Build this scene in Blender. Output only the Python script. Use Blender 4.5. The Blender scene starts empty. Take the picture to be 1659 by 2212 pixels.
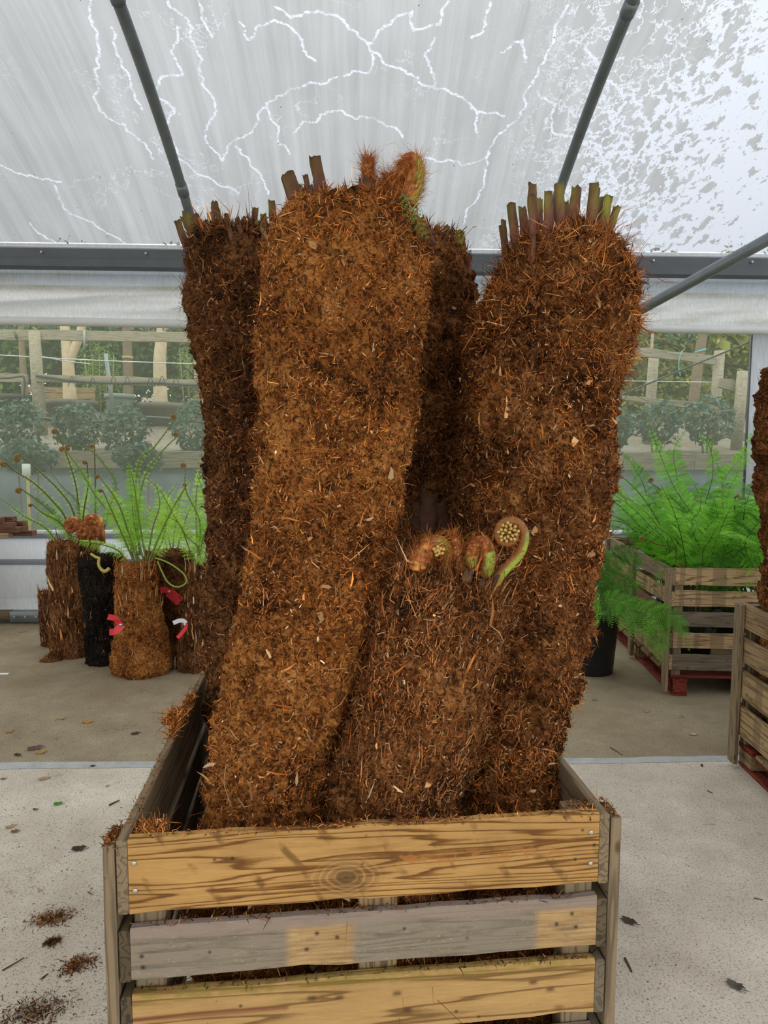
import bpy, math, random
import numpy as np
from mathutils import Matrix, Vector

# ------------------------------------------------------------------ camera
FPX, CX, CY, CAMH, HOR, ROLL = 1470.0, 829.5, 1106.0, 1.70, 980.0, 0.0045
_p = math.atan((CY - HOR) / FPX)
FWD = np.array([0, math.cos(_p), -math.sin(_p)])
_r = np.array([1.0, 0, 0]); _u = np.array([0, math.sin(_p), math.cos(_p)])
RGT = _r * math.cos(ROLL) + _u * math.sin(ROLL)
UPV = _u * math.cos(ROLL) - _r * math.sin(ROLL)
CAMP = np.array([0, 0, CAMH])
scene = bpy.context.scene
col = scene.collection
cam = bpy.data.cameras.new('camera')
cam.sensor_fit = 'VERTICAL'; cam.sensor_height = 36.0; cam.lens = FPX / 2212 * 36.0
cam.clip_start = 0.05; cam.clip_end = 200
camo = bpy.data.objects.new('camera', cam); col.objects.link(camo)
camo.matrix_world = Matrix(((RGT[0], UPV[0], -FWD[0], 0), (RGT[1], UPV[1], -FWD[1], 0),
                            (RGT[2], UPV[2], -FWD[2], CAMH), (0, 0, 0, 1)))
scene.camera = camo

# ------------------------------------------------------------------ sky: plain overcast (brighter to the zenith)
world = bpy.data.worlds.new('overcast_sky'); scene.world = world; world.use_nodes = True
nt = world.node_tree; nt.nodes.clear()
_tc = nt.nodes.new('ShaderNodeTexCoord'); _sx = nt.nodes.new('ShaderNodeSeparateXYZ')
_mr = nt.nodes.new('ShaderNodeMapRange')
_mr.inputs['From Min'].default_value = 0; _mr.inputs['From Max'].default_value = 1
_mr.inputs['To Min'].default_value = 0.76; _mr.inputs['To Max'].default_value = 2.45
_bg = nt.nodes.new('ShaderNodeBackground'); _bg.inputs['Color'].default_value = (0.955, 0.98, 1.0, 1)
_wo = nt.nodes.new('ShaderNodeOutputWorld')
nt.links.new(_tc.outputs['Generated'], _sx.inputs[0]); nt.links.new(_sx.outputs['Z'], _mr.inputs['Value'])
nt.links.new(_mr.outputs[0], _bg.inputs['Strength']); nt.links.new(_bg.outputs[0], _wo.inputs[0])

scene.view_settings.view_transform = 'Standard'; scene.view_settings.look = 'None'
scene.view_settings.exposure = 0.68; scene.view_settings.gamma = 1.0
scene.view_settings.use_curve_mapping = False
scene.cycles.use_denoising = True
scene.cycles.use_adaptive_sampling = True; scene.cycles.adaptive_threshold = 0.04
scene.cycles.max_bounces = 5; scene.cycles.diffuse_bounces = 3; scene.cycles.transmission_bounces = 4
scene.cycles.transparent_max_bounces = 12; scene.cycles.caustics_reflective = False; scene.cycles.caustics_refractive = False

RNG = np.random.default_rng(7)
rnd = random.Random(11)

# ------------------------------------------------------------------ pixel helpers (a pixel is a direction only)
def ray(u, v): return FWD + (u - CX) / FPX * RGT + (CY - v) / FPX * UPV
def P(u, v, y): d = ray(u, v); return CAMP + d * (y / d[1])
def G(u, v, z=0.0): d = ray(u, v); return CAMP + d * ((z - CAMH) / d[2])
# back wall frame: turned 1.9 degrees
WY = math.radians(1.9)
WR = np.array([math.cos(WY), math.sin(WY), 0]); WN = np.array([-math.sin(WY), math.cos(WY), 0]); W0 = np.array([0, 6.80, 0])
def PW(u, v, off=0.0):
    d = ray(u, v); t = np.dot(W0 + WN * off - CAMP, WN) / np.dot(d, WN); return CAMP + d * t
def WP(s, off, z): return W0 + WR * s + WN * off + np.array([0, 0, z])
def S(u, v, off=0.0): return float(np.dot(PW(u, v, off) - W0, WR))
def Z(u, v, off=0.0): return float(PW(u, v, off)[2])

# ------------------------------------------------------------------ numpy noise
def _hash(i, j, k, seed):
    h = (i.astype(np.int64) * 374761393 + j.astype(np.int64) * 668265263 + k.astype(np.int64) * 2147483647 + seed * 974634777) & 0xffffffff
    h = ((h ^ (h >> 13)) * 1274126177) & 0xffffffff
    h = ((h ^ (h >> 16)) * 2246822519) & 0xffffffff
    return ((h ^ (h >> 15)) & 0xffffff) / float(0xffffff)
def vnoise(p, seed=0):
    p = np.asarray(p, float); i = np.floor(p).astype(np.int64); f = p - i; f = f * f * (3 - 2 * f)
    out = 0
    for a in (0, 1):
        for b in (0, 1):
            for c in (0, 1):
                w = (f[:, 0] if a else 1 - f[:, 0]) * (f[:, 1] if b else 1 - f[:, 1]) * (f[:, 2] if c else 1 - f[:, 2])
                out = out + w * _hash(i[:, 0] + a, i[:, 1] + b, i[:, 2] + c, seed)
    return out * 2 - 1
def fbm(p, oct=3, seed=0):
    o = 0; a = 1.0
    for k in range(oct):
        o = o + a * vnoise(p * (2.03 ** k), seed + k * 17); a *= 0.5
    return o

# ------------------------------------------------------------------ materials
class NT:
    def __init__(self, name):
        self.m = bpy.data.materials.new(name); self.m.use_nodes = True
        self.t = self.m.node_tree; self.t.nodes.clear()
        self.out = self.n('OutputMaterial')
    def n(self, kind, **kw):
        nd = self.t.nodes.new('ShaderNode' + kind)
        for k, v in kw.items():
            if hasattr(nd, k) and not k[0].isupper(): setattr(nd, k, v)
            else: nd.inputs[k.replace('_', ' ')].default_value = v
        return nd
    def l(self, a, b): self.t.links.new(a, b)
    def noise(self, vec, scale, detail=4, rough=0.55, dist=0.0):
        nd = self.n('TexNoise'); nd.inputs['Scale'].default_value = scale; nd.inputs['Detail'].default_value = detail
        nd.inputs['Roughness'].default_value = rough; nd.inputs['Distortion'].default_value = dist
        if vec is not None: self.l(vec, nd.inputs['Vector'])
        return nd.outputs['Fac']
    def ramp(self, fac, stops):
        nd = self.n('ValToRGB'); cr = nd.color_ramp
        while len(cr.elements) < len(stops): cr.elements.new(0.5)
        for e, (p, c) in zip(cr.elements, stops):
            e.position = p; e.color = (c[0], c[1], c[2], 1) if not isinstance(c, (int, float)) else (c, c, c, 1)
        self.l(fac, nd.inputs['Fac']); return nd.outputs['Color']
    def mix(self, fac, a, b, mode='MIX'):
        nd = self.n('MixRGB', blend_type=mode)
        for inp, v in ((nd.inputs['Fac'], fac), (nd.inputs['Color1'], a), (nd.inputs['Color2'], b)):
            if isinstance(v, (int, float)): inp.default_value = v
            elif isinstance(v, tuple): inp.default_value = (v[0], v[1], v[2], 1)
            else: self.l(v, inp)
        return nd.outputs['Color']
    def math(self, op, a, b=None, c=None):
        nd = self.n('Math', operation=op)
        for i, v in enumerate((a, b, c)):
            if v is None: continue
            if isinstance(v, (int, float)): nd.inputs[i].default_value = v
            else: self.l(v, nd.inputs[i])
        return nd.outputs[0]
    def mapping(self, vec, scale=(1, 1, 1), loc=(0, 0, 0), rot=(0, 0, 0)):
        nd = self.n('Mapping'); nd.inputs['Scale'].default_value = scale; nd.inputs['Location'].default_value = loc
        nd.inputs['Rotation'].default_value = rot; self.l(vec, nd.inputs['Vector']); return nd.outputs[0]
    def bump(self, h, strength=0.5, dist=0.01):
        nd = self.n('Bump'); nd.inputs['Strength'].default_value = strength; nd.inputs['Distance'].default_value = dist
        self.l(h, nd.inputs['Height']); return nd.outputs[0]
    def bsdf(self, color, rough=0.7, normal=None, spec=0.3, metallic=0.0, out=True):
        b = self.n('BsdfPrincipled')
        if isinstance(color, tuple): b.inputs['Base Color'].default_value = (*color, 1)
        else: self.l(color, b.inputs['Base Color'])
        if isinstance(rough, (int, float)): b.inputs['Roughness'].default_value = rough
        else: self.l(rough, b.inputs['Roughness'])
        b.inputs['Specular IOR Level'].default_value = spec; b.inputs['Metallic'].default_value = metallic
        if normal is not None: self.l(normal, b.inputs['Normal'])
        if out: self.l(b.outputs[0], self.out.inputs[0])
        return b.outputs[0]
    def obj(self): return self.n('TexCoord').outputs['Object']
    def pos(self): return self.n('NewGeometry').outputs['Position']
    def attr(self, name, sock='Color'): return self.n('Attribute', attribute_name=name).outputs[sock]
    def orand(self): return self.n('ObjectInfo').outputs['Random']

def simple(name, color, rough=0.6, spec=0.3, metallic=0.0, var=0.15, scale=30.0, bump=0.0):
    k = NT(name); v = k.noise(k.obj(), scale, 4)
    c = k.mix(k.math('MULTIPLY', v, 1.0), tuple(x * (1 - var) for x in color), tuple(min(1, x * (1 + var)) for x in color))
    nrm = k.bump(v, bump, 0.004) if bump else None
    k.bsdf(c, rough, nrm, spec, metallic); return k.m

def m_trunk(name, dark, mid, light, streak=1.0):
    k = NT(name); o = k.obj()
    a = k.noise(k.mapping(o, (1, 1, streak)), 34, 6, 0.75, 0.6); b = k.noise(o, 5.5, 4, 0.6); c = k.noise(k.mapping(o, (1, 1, streak)), 150, 4, 0.7)
    f = k.math('ADD', k.math('MULTIPLY', a, 0.55), k.math('MULTIPLY', c, 0.45))
    f = k.math('ADD', f, k.math('MULTIPLY', k.math('SUBTRACT', b, 0.5), 0.55))
    cc = k.ramp(f, [(0.36, dark), (0.50, mid), (0.64, light)])
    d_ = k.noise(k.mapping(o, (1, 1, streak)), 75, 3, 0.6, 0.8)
    cc = k.mix(k.math('MULTIPLY', k.ramp(d_, [(0.40, 1.0), (0.50, 0.0)]), 0.75), cc, tuple(x * 0.5 for x in dark))  # near-black flecks painted into the colour for the shade of small cavities
    nrm = k.bump(k.math('ADD', a, k.math('MULTIPLY', c, 0.6)), 0.9, 0.012)
    k.bsdf(cc, 0.95, nrm, 0.08); return k.m

def m_attr(name, rough=0.85, spec=0.1, sss=False, transl=0.0):
    k = NT(name); a = k.attr('Col')
    if transl:
        b = k.bsdf(a, rough, None, spec, out=False)
        t = k.n('BsdfTranslucent'); k.l(a, t.inputs['Color'])
        mx = k.n('MixShader'); mx.inputs[0].default_value = transl; k.l(b, mx.inputs[1]); k.l(t.outputs[0], mx.inputs[2])
        k.l(mx.outputs[0], k.out.inputs[0])
    else: k.bsdf(a, rough, None, spec)
    return k.m

def m_wood(name, base, dark, grey=0.0, rings=14.0, blot=0.35, sawmarks=False, extra=None, hue_var=0.25):
    """boards: object X runs along the grain"""
    k = NT(name); o = k.obj(); rn = k.orand()
    off = k.n('CombineXYZ'); k.l(k.math('MULTIPLY', rn, 37.0), off.inputs[0]); k.l(k.math('MULTIPLY', rn, 11.0), off.inputs[1]); k.l(k.math('MULTIPLY', rn, 23.0), off.inputs[2])
    va = k.n('VectorMath', operation='ADD'); k.l(o, va.inputs[0]); k.l(off.outputs[0], va.inputs[1]); q = va.outputs[0]
    gn = k.noise(k.mapping(q, (0.42, 8.5, 8.5)), 1.6, 3, 0.5, 0.2)
    fr_ = k.math('FRACT', k.math('MULTIPLY', gn, rings))
    lines = k.ramp(fr_, [(0.0, 0.0), (0.3, 0.75), (0.7, 1.0), (0.92, 0.7), (1.0, 0.0)])
    fine = k.noise(k.mapping(q, (6, 70, 70)), 3.0, 6, 0.75)
    big = k.noise(k.mapping(q, (1, 2.2, 2.2)), 4.5, 4)
    g = k.math('ADD', k.math('MULTIPLY', lines, 0.46), k.math('MULTIPLY', fine, 0.54))
    c = k.ramp(g, [(0.34, tuple(x * .62 for x in dark)), (0.46, dark), (0.60, base), (0.78, tuple(min(1, x * 1.22) for x in base))])
    c = k.mix(k.math('MULTIPLY', k.ramp(big, [(0.42, 0.0), (0.72, 1.0)]), blot), c, tuple(x * 0.45 for x in dark))
    if grey: c = k.mix(k.ramp(k.noise(k.mapping(q, (1.2, 4, 4)), 6, 4), [(0.35, grey), (0.75, grey * 0.55)]), c, (0.27, 0.228, 0.165))
    c = k.mix(k.math('MULTIPLY', k.math('SUBTRACT', rn, 0.25), hue_var), c, tuple(x * 0.55 for x in base))
    # knots
    vo = k.n('TexVoronoi'); vo.inputs['Scale'].default_value = 6.5; k.l(k.mapping(q, (1, 1.9, 1.9)), vo.inputs['Vector'])
    kn = k.ramp(vo.outputs['Distance'], [(0.05, 1.0), (0.13, 0.0)])
    c = k.mix(k.math('MULTIPLY', kn, 0.75), c, (0.07, 0.035, 0.018))
    # nail stains
    v2 = k.n('TexVoronoi'); v2.inputs['Scale'].default_value = 17; k.l(q, v2.inputs['Vector'])
    c = k.mix(k.math('MULTIPLY', k.ramp(v2.outputs['Distance'], [(0.035, 1.0), (0.10, 0.0)]), 0.75), c, (0.02, 0.018, 0.016))
    if sawmarks:
        ws = k.n('TexWave', wave_type='BANDS', bands_direction='X'); ws.inputs['Scale'].default_value = 3.6; ws.inputs['Distortion'].default_value = 2.5
        ws.inputs['Detail'].default_value = 2
        k.l(k.mapping(o, (1, 1, 1), (0, 0, 0), (0, 0.62, 0)), ws.inputs['Vector'])
        sm = k.math('MULTIPLY', k.ramp(ws.outputs['Fac'], [(0.86, 0.0), (0.98, 1.0)]), k.ramp(k.noise(o, 16, 3), [(0.48, 0.0), (0.62, 1.0)]))
        c = k.mix(k.math('MULTIPLY', sm, 0.75), c, (0.14, 0.062, 0.018))
    if extra: c = extra(k, o, c)
    nrm = k.bump(k.math('ADD', fine, k.math('MULTIPLY', lines, 0.5)), 0.5, 0.004)
    k.bsdf(c, 0.78, nrm, 0.2); return k.m

def box_mask(k, o, x0, x1, z0, z1, soft=0.012):
    s = k.n('SeparateXYZ'); k.l(o, s.inputs[0])
    def side(val, lo, hi):
        a = k.n('MapRange', interpolation_type='SMOOTHSTEP'); k.l(val, a.inputs[0]); a.inputs[1].default_value = lo - soft; a.inputs[2].default_value = lo + soft
        b = k.n('MapRange', interpolation_type='SMOOTHSTEP'); k.l(val, b.inputs[0]); b.inputs[1].default_value = hi - soft; b.inputs[2].default_value = hi + soft
        return k.math('SUBTRACT', a.outputs[0], b.outputs[0])
    return k.math('MULTIPLY', side(s.outputs[0], x0, x1), side(s.outputs[2], z0, z1))

M = {}
# trunks
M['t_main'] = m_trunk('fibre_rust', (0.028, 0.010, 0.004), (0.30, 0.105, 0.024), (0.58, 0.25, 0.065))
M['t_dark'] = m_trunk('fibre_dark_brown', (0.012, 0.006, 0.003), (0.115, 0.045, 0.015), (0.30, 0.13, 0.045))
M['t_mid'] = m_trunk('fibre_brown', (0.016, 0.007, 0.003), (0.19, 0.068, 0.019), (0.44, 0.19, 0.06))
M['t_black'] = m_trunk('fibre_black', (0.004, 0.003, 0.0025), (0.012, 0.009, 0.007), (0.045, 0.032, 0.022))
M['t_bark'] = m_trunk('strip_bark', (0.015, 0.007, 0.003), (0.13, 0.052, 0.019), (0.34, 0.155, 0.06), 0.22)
M['fibre'] = m_attr('loose_fibre', 0.9, 0.06)
M['chip'] = m_attr('pale_wood_flake', 0.8, 0.15)
M['stub'] = m_attr('cut_stalk', 0.7, 0.12)
M['leaf'] = m_attr('fern_leaf', 0.55, 0.2, transl=0.42)
M['stem'] = m_attr('fern_stem', 0.5, 0.3)
# wood
def patchy(k, o, c):
    for (x0, x1) in ((0.32 - 0.5, 0.46 - 0.5), (0.865 - 0.5, 1.02 - 0.5)):
        c = k.mix(k.math('MULTIPLY', box_mask(k, o, x0, x1, -0.066, 0.038), 0.92), c,
                  k.ramp(k.noise(k.mapping(o, (3, 60, 60)), 3, 4), [(0.3, (0.30, 0.17, 0.065)), (0.7, (0.55, 0.36, 0.16))]))
    fl = k.math('MULTIPLY', k.ramp(k.noise(k.mapping(o, (1, 2, 2.4)), 85, 4, 0.7), [(0.58, 0.0), (0.66, 1.0)]), k.ramp(k.noise(o, 9, 3), [(0.40, 0.0), (0.60, 1.0)])); c = k.mix(k.math('MULTIPLY', fl, 0.6), c, (0.55, 0.42, 0.22))
    c = k.mix(k.math('MULTIPLY', k.ramp(k.noise(k.mapping(o, (0.5, 2, 2)), 30, 5, 0.7), [(0.52, 0.0), (0.68, 1.0)]), 0.45), c, (0.085, 0.066, 0.045))
    for (x, z) in ((-0.118, 0.018), (-0.075, 0.006), (-0.140, -0.016), (0.41, 0.0), (0.445, 0.022), (0.455, -0.01), (-0.48, -0.005), (-0.478, -0.03)):
        c = k.mix(k.math('MULTIPLY', box_mask(k, o, x - 0.004, x + 0.004, z - 0.004, z + 0.004, 0.004), 0.9), c, (0.015, 0.012, 0.01))
    c = k.mix(k.math('MULTIPLY', box_mask(k, o, -0.6, 0.6, 0.033, 0.2, 0.006), 0.55), c, (0.33, 0.24, 0.20))
    return c
def redstreak(k, o, c):
    c = k.mix(k.math('MULTIPLY', box_mask(k, o, -0.6, -0.18, 0.003, 0.013, 0.005), 0.7), c, (0.20, 0.06, 0.03))
    alg = k.math('MULTIPLY', box_mask(k, o, -0.6, 0.6, 0.046, 0.2, 0.012), k.ramp(k.noise(o, 40, 5), [(0.35, 0.0), (0.62, 1.0)]))
    c = k.mix(k.math('MULTIPLY', alg, 0.55), c, (0.20, 0.17, 0.02))
    for (x, z) in ((0.055, 0.02), (0.078, -0.02), (0.36, 0.02), (0.40, 0.0), (-0.13, 0.025), (-0.07, 0.022)):
        c = k.mix(k.math('MULTIPLY', box_mask(k, o, x - 0.009, x + 0.009, z - 0.005, z + 0.005, 0.006), 0.75), c, (0.05, 0.022, 0.012))
    return c
def bigknot(k, o, c):
    s = k.n('SeparateXYZ'); k.l(o, s.inputs[0])
    dx = k.math('MULTIPLY', k.math('SUBTRACT', s.outputs[0], -0.055), 0.62); dz = k.math('SUBTRACT', s.outputs[2], -0.03)
    d = k.math('SQRT', k.math('ADD', k.math('MULTIPLY', dx, dx), k.math('MULTIPLY', dz, dz)))
    dd = k.math('ADD', d, k.math('MULTIPLY', k.noise(o, 22, 3), 0.016))
    rings = k.math('SINE', k.math('MULTIPLY', dd, 620.0))
    msk = k.ramp(d, [(0.028, 1.0), (0.055, 0.0)])
    c = k.mix(k.math('MULTIPLY', msk, 0.55), c, k.ramp(rings, [(0.2, (0.20, 0.10, 0.035)), (0.8, (0.42, 0.25, 0.095))]))
    c = k.mix(k.math('MULTIPLY', k.ramp(dd, [(0.014, 1.0), (0.028, 0.0)]), 0.75), c, (0.085, 0.045, 0.02))
    # orange scrape marks
    sc = k.math('MULTIPLY', box_mask(k, o, 0.05, 0.42, -0.012, 0.012, 0.01), k.ramp(k.noise(k.mapping(o, (1, 1, 1.6)), 38, 2), [(0.52, 0.0), (0.56, 1.0)]))
    c = k.mix(k.math('MULTIPLY', sc, 0.75), c, (0.42, 0.17, 0.045))
    return c
M['w_gold'] = m_wood('rough_sawn_gold_wood', (0.46, 0.26, 0.085), (0.27, 0.12, 0.030), 0, 15, 0.35, True, bigknot)
M['w_grey'] = m_wood('weathered_grey_wood', (0.25, 0.19, 0.13), (0.13, 0.10, 0.07), 0.8, 14, 0.25, False, patchy)
M['w_pine'] = m_wood('yellow_pine_wood', (0.47, 0.285, 0.105), (0.31, 0.165, 0.055), 0, 9, 0.22, False, redstreak)
M['w_pallet'] = m_wood('pallet_wood', (0.38, 0.245, 0.115), (0.19, 0.11, 0.045), 0.25, 12, 0.4)
M['w_old'] = m_wood('dark_weathered_wood', (0.13, 0.095, 0.06), (0.055, 0.04, 0.026), 0.4, 12, 0.45)
M['w_batten'] = m_wood('dull_batten_wood', (0.27, 0.185, 0.095), (0.155, 0.10, 0.05), 0.35, 12, 0.3)
M['w_end'] = m_wood('dark_end_wood', (0.10, 0.066, 0.03), (0.035, 0.025, 0.014), 0.15, 12, 0.55)
def patches2(k, o, c):
    w = k.noise(k.mapping(o, (1, 0.01, 0.01)), 9, 0, 0.5)
    c = k.mix(k.math('MULTIPLY', k.ramp(w, [(0.53, 0.0), (0.55, 1.0)]), 0.55), c, (0.17, 0.115, 0.065)); return c
M['w_patch'] = m_wood('patchy_pallet_wood', (0.46, 0.31, 0.155), (0.27, 0.17, 0.075), 0.1, 10, 0.25, False, patches2)
M['w_red'] = m_wood('red_painted_wood', (0.24, 0.040, 0.022), (0.11, 0.018, 0.012), 0.0, 12, 0.5)
M['w_plum'] = m_wood('reddish_pallet_wood', (0.20, 0.085, 0.05), (0.095, 0.04, 0.025), 0.1, 12, 0.4)
M['w_fence'] = m_wood('grey_fence_wood', (0.29, 0.25, 0.185), (0.165, 0.14, 0.10), 0.5, 10, 0.2)
# metal & plastics
M['galv'] = simple('galvanised_pipe', (0.20, 0.225, 0.235), 0.42, 0.5, 0.65, 0.3, 9)
M['gutter'] = simple('grey_gutter_metal', (0.105, 0.115, 0.12), 0.5, 0.4, 0.3, 0.2, 6)
M['rail'] = simple('base_rail_metal', (0.30, 0.32, 0.31), 0.45, 0.5, 0.6, 0.2, 12)
M['bolt'] = simple('zinc_bolt', (0.55, 0.56, 0.56), 0.3, 0.5, 0.9, 0.1, 40)
M['white_pipe'] = simple('white_plastic_pipe', (0.62, 0.63, 0.60), 0.4, 0.4, 0, 0.15, 4)
M['pot'] = simple('black_plastic', (0.016, 0.016, 0.017), 0.45, 0.4, 0, 0.4, 12, 0.1)
M['bowl'] = simple('brown_grey_planter_plastic', (0.115, 0.095, 0.08), 0.6, 0.3, 0, 0.2, 6)
M['bin'] = simple('grey_green_bin_plastic', (0.155, 0.195, 0.165), 0.6, 0.3, 0, 0.15, 6)
M['hose'] = simple('black_hose', (0.025, 0.027, 0.026), 0.5, 0.4)
M['bluepole'] = simple('grey_blue_pole', (0.22, 0.26, 0.28), 0.5, 0.4)
M['twine'] = simple('pale_twine', (0.6, 0.64, 0.62), 0.8, 0.1)
M['bluetwine'] = simple('turquoise_twine', (0.12, 0.42, 0.46), 0.7, 0.1)
M['red_tag'] = simple('red_plastic_tag', (0.78, 0.045, 0.055), 0.4, 0.4, 0, 0.12, 30)
M['white_tag'] = simple('white_plastic_tag', (0.75, 0.76, 0.74), 0.4, 0.4, 0, 0.06, 30)
M['ink'] = simple('black_ink', (0.015, 0.013, 0.013), 0.6, 0.2)
M['cane'] = simple('bamboo_cane', (0.38, 0.29, 0.12), 0.6, 0.3, 0, 0.25, 20)
M['birch'] = simple('pale_tree_bark', (0.50, 0.39, 0.26), 0.9, 0.1, 0, 0.35, 9, 0.4)
M['bark'] = simple('brown_tree_bark', (0.20, 0.145, 0.095), 0.95, 0.1, 0, 0.45, 14, 0.7)
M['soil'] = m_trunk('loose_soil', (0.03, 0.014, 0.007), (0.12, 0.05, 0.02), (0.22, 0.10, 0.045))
M['dead_leaf'] = m_attr('dead_leaf', 0.7, 0.15)

def m_concrete(name, base, dark, stain, stain_amt, seed):
    k = NT(name); o = k.pos()
    o2 = k.mapping(o, (1, 1, 1), (seed, seed * .7, 0))
    big = k.noise(o2, 0.9, 5, 0.6); mid = k.noise(o2, 6, 5, 0.65); fine = k.noise(o2, 120, 4, 0.7)
    brush = k.noise(k.mapping(o, (150, 9, 1), (0, 0, 0), (0, 0, 0.35)), 1.0, 3, 0.6)
    c = k.mix(k.ramp(mid, [(0.3, 0.0), (0.7, 1.0)]), base, dark)
    c = k.mix(k.math('MULTIPLY', k.ramp(big, [(0.42, 0.0), (0.66, 1.0)]), stain_amt), c, stain)
    c = k.mix(k.math('MULTIPLY', k.ramp(fine, [(0.36, 1.0), (0.46, 0.0)]), 0.8), c, tuple(x * 0.30 for x in dark))
    c = k.mix(k.math('MULTIPLY', k.ramp(fine, [(0.62, 0.0), (0.74, 1.0)]), 0.5), c, tuple(min(1, x * 1.5) for x in base))
    sp = k.n('TexVoronoi'); sp.inputs['Scale'].default_value = 95; k.l(k.mapping(o2, (1, 1, 0.01)), sp.inputs['Vector'])
    c = k.mix(k.math('MULTIPLY', k.math('MULTIPLY', k.ramp(sp.outputs['Distance'], [(0.16, 1.0), (0.32, 0.0)]), k.ramp(k.noise(o2, 14, 4, 0.7), [(0.40, 0.0), (0.58, 1.0)])), 0.8), c, tuple(x * 0.35 for x in dark))
    # soil smears
    sm = k.math('MULTIPLY', k.ramp(k.noise(o2, 2.3, 6, 0.7, 0.4), [(0.60, 0.0), (0.70, 1.0)]), k.ramp(k.noise(o2, 26, 5, 0.75), [(0.48, 0.0), (0.60, 1.0)]))
    c = k.mix(k.math('MULTIPLY', sm, 0.75), c, (0.10, 0.055, 0.028))
    nrm = k.bump(k.math('ADD', k.math('MULTIPLY', fine, 0.8), k.math('ADD', k.math('MULTIPLY', brush, 0.5), mid)), 0.5, 0.005)
    k.bsdf(c, 0.85, nrm, 0.2); return k.m
M['slab_front'] = m_concrete('pale_concrete', (0.72, 0.64, 0.525), (0.58, 0.505, 0.405), (0.27, 0.21, 0.145), 0.55, 3.1)
M['slab_back'] = m_concrete('damp_brown_concrete', (0.38, 0.315, 0.205), (0.28, 0.22, 0.14), (0.21, 0.148, 0.085), 0.7, 8.3)
M['joint'] = simple('grey_mastic', (0.40, 0.40, 0.385), 0.8, 0.1, 0, 0.3, 14, 0.2)
M['gravel'] = m_concrete('gravel', (0.22, 0.195, 0.16), (0.11, 0.095, 0.075), (0.13, 0.10, 0.06), 0.6, 5.0)

def m_roof():
    k = NT('dirty_roof_film'); suv = k.attr('suv', 'Vector'); vd = k.attr('vein', 'Fac')
    jag = k.math('MULTIPLY', k.math('SUBTRACT', k.noise(suv, 45, 3, 0.7), 0.5), 0.026)
    d = k.math('SUBTRACT', vd, jag)
    vein = k.n('MapRange'); k.l(d, vein.inputs[0]); vein.inputs[1].default_value = 0.0125; vein.inputs[2].default_value = 0.007
    vein.inputs[3].default_value = 0; vein.inputs[4].default_value = 1
    vein = k.math('MULTIPLY', vein.outputs[0], k.ramp(k.noise(suv, 5, 3), [(0.30, 0.25), (0.50, 1.0)]))
    # fine contour squiggles of dried film, dense towards one end of the sheet
    n1 = k.noise(k.mapping(suv, (1.25, 0.95, 1)), 5.0, 8, 0.66, 0.1)
    c1 = k.math('ABSOLUTE', k.math('SUBTRACT', n1, 0.5))
    s = k.n('SeparateXYZ'); k.l(suv, s.inputs[0])
    dens = k.n('MapRange'); k.l(k.math('ADD', s.outputs[0], k.math('MULTIPLY', k.math('SUBTRACT', k.noise(suv, 0.9, 3), 0.5), 3.2)), dens.inputs[0])
    dens.inputs[1].default_value = 0.3; dens.inputs[2].default_value = 3.9; dens = dens.outputs[0]
    wdt = k.math('ADD', 0.002, k.math('MULTIPLY', k.math('POWER', dens, 1.5), 0.042))
    cov = k.n('MapRange'); k.l(k.math('ADD', s.outputs[0], k.math('MULTIPLY', k.math('SUBTRACT', k.noise(suv, 1.3, 3), 0.5), 2.2)), cov.inputs[0]); cov.inputs[1].default_value = 1.6; cov.inputs[2].default_value = 4.2; cov.inputs[3].default_value = 0; cov.inputs[4].default_value = 0.115
    wdt = k.math('ADD', wdt, cov.outputs[0])
    sq = k.math('LESS_THAN', c1, wdt)
    sq = k.math('MULTIPLY', sq, k.ramp(dens, [(0.05, 0.0), (0.30, 0.9)]))
    sq0 = k.math('MULTIPLY', k.math('LESS_THAN', k.math('ABSOLUTE', k.math('SUBTRACT', k.noise(suv, 1.5, 6, 0.62, 0.4), 0.55)), 0.0032), k.ramp(k.noise(suv, 0.8, 2), [(0.45, 0.0), (0.6, 0.7)]))
    v = k.math('MAXIMUM', k.math('MAXIMUM', vein, sq), sq0)
    streak = k.noise(k.mapping(suv, (9, 0.35, 1)), 1.0, 5, 0.65)
    blot = k.noise(suv, 0.7, 4); grain = k.noise(suv, 120, 2)
    g = k.math('ADD', k.math('MULTIPLY', streak, 0.55), k.math('ADD', k.math('MULTIPLY', blot, 0.35), k.math('MULTIPLY', grain, 0.10)))
    base = k.ramp(g, [(0.32, (0.185, 0.185, 0.183)), (0.50, (0.238, 0.24, 0.238)), (0.68, (0.292, 0.295, 0.297))])
    colr = k.mix(v, base, (0.375, 0.392, 0.425))
    sp = k.n('TexVoronoi'); sp.inputs['Scale'].default_value = 6.0; k.l(suv, sp.inputs['Vector'])
    colr = k.mix(k.math('MULTIPLY', k.math('LESS_THAN', sp.outputs['Distance'], 0.035), 0.8), colr, (0.06, 0.06, 0.05))
    tr = k.n('BsdfTransparent'); k.l(colr, tr.inputs['Color'])
    tl = k.n('BsdfTranslucent'); k.l(colr, tl.inputs['Color'])
    mx = k.n('MixShader'); mx.inputs[0].default_value = 0.22; k.l(tr.outputs[0], mx.inputs[1]); k.l(tl.outputs[0], mx.inputs[2])
    k.l(mx.outputs[0], k.out.inputs[0]); return k.m
M['roof'] = m_roof()

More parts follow.
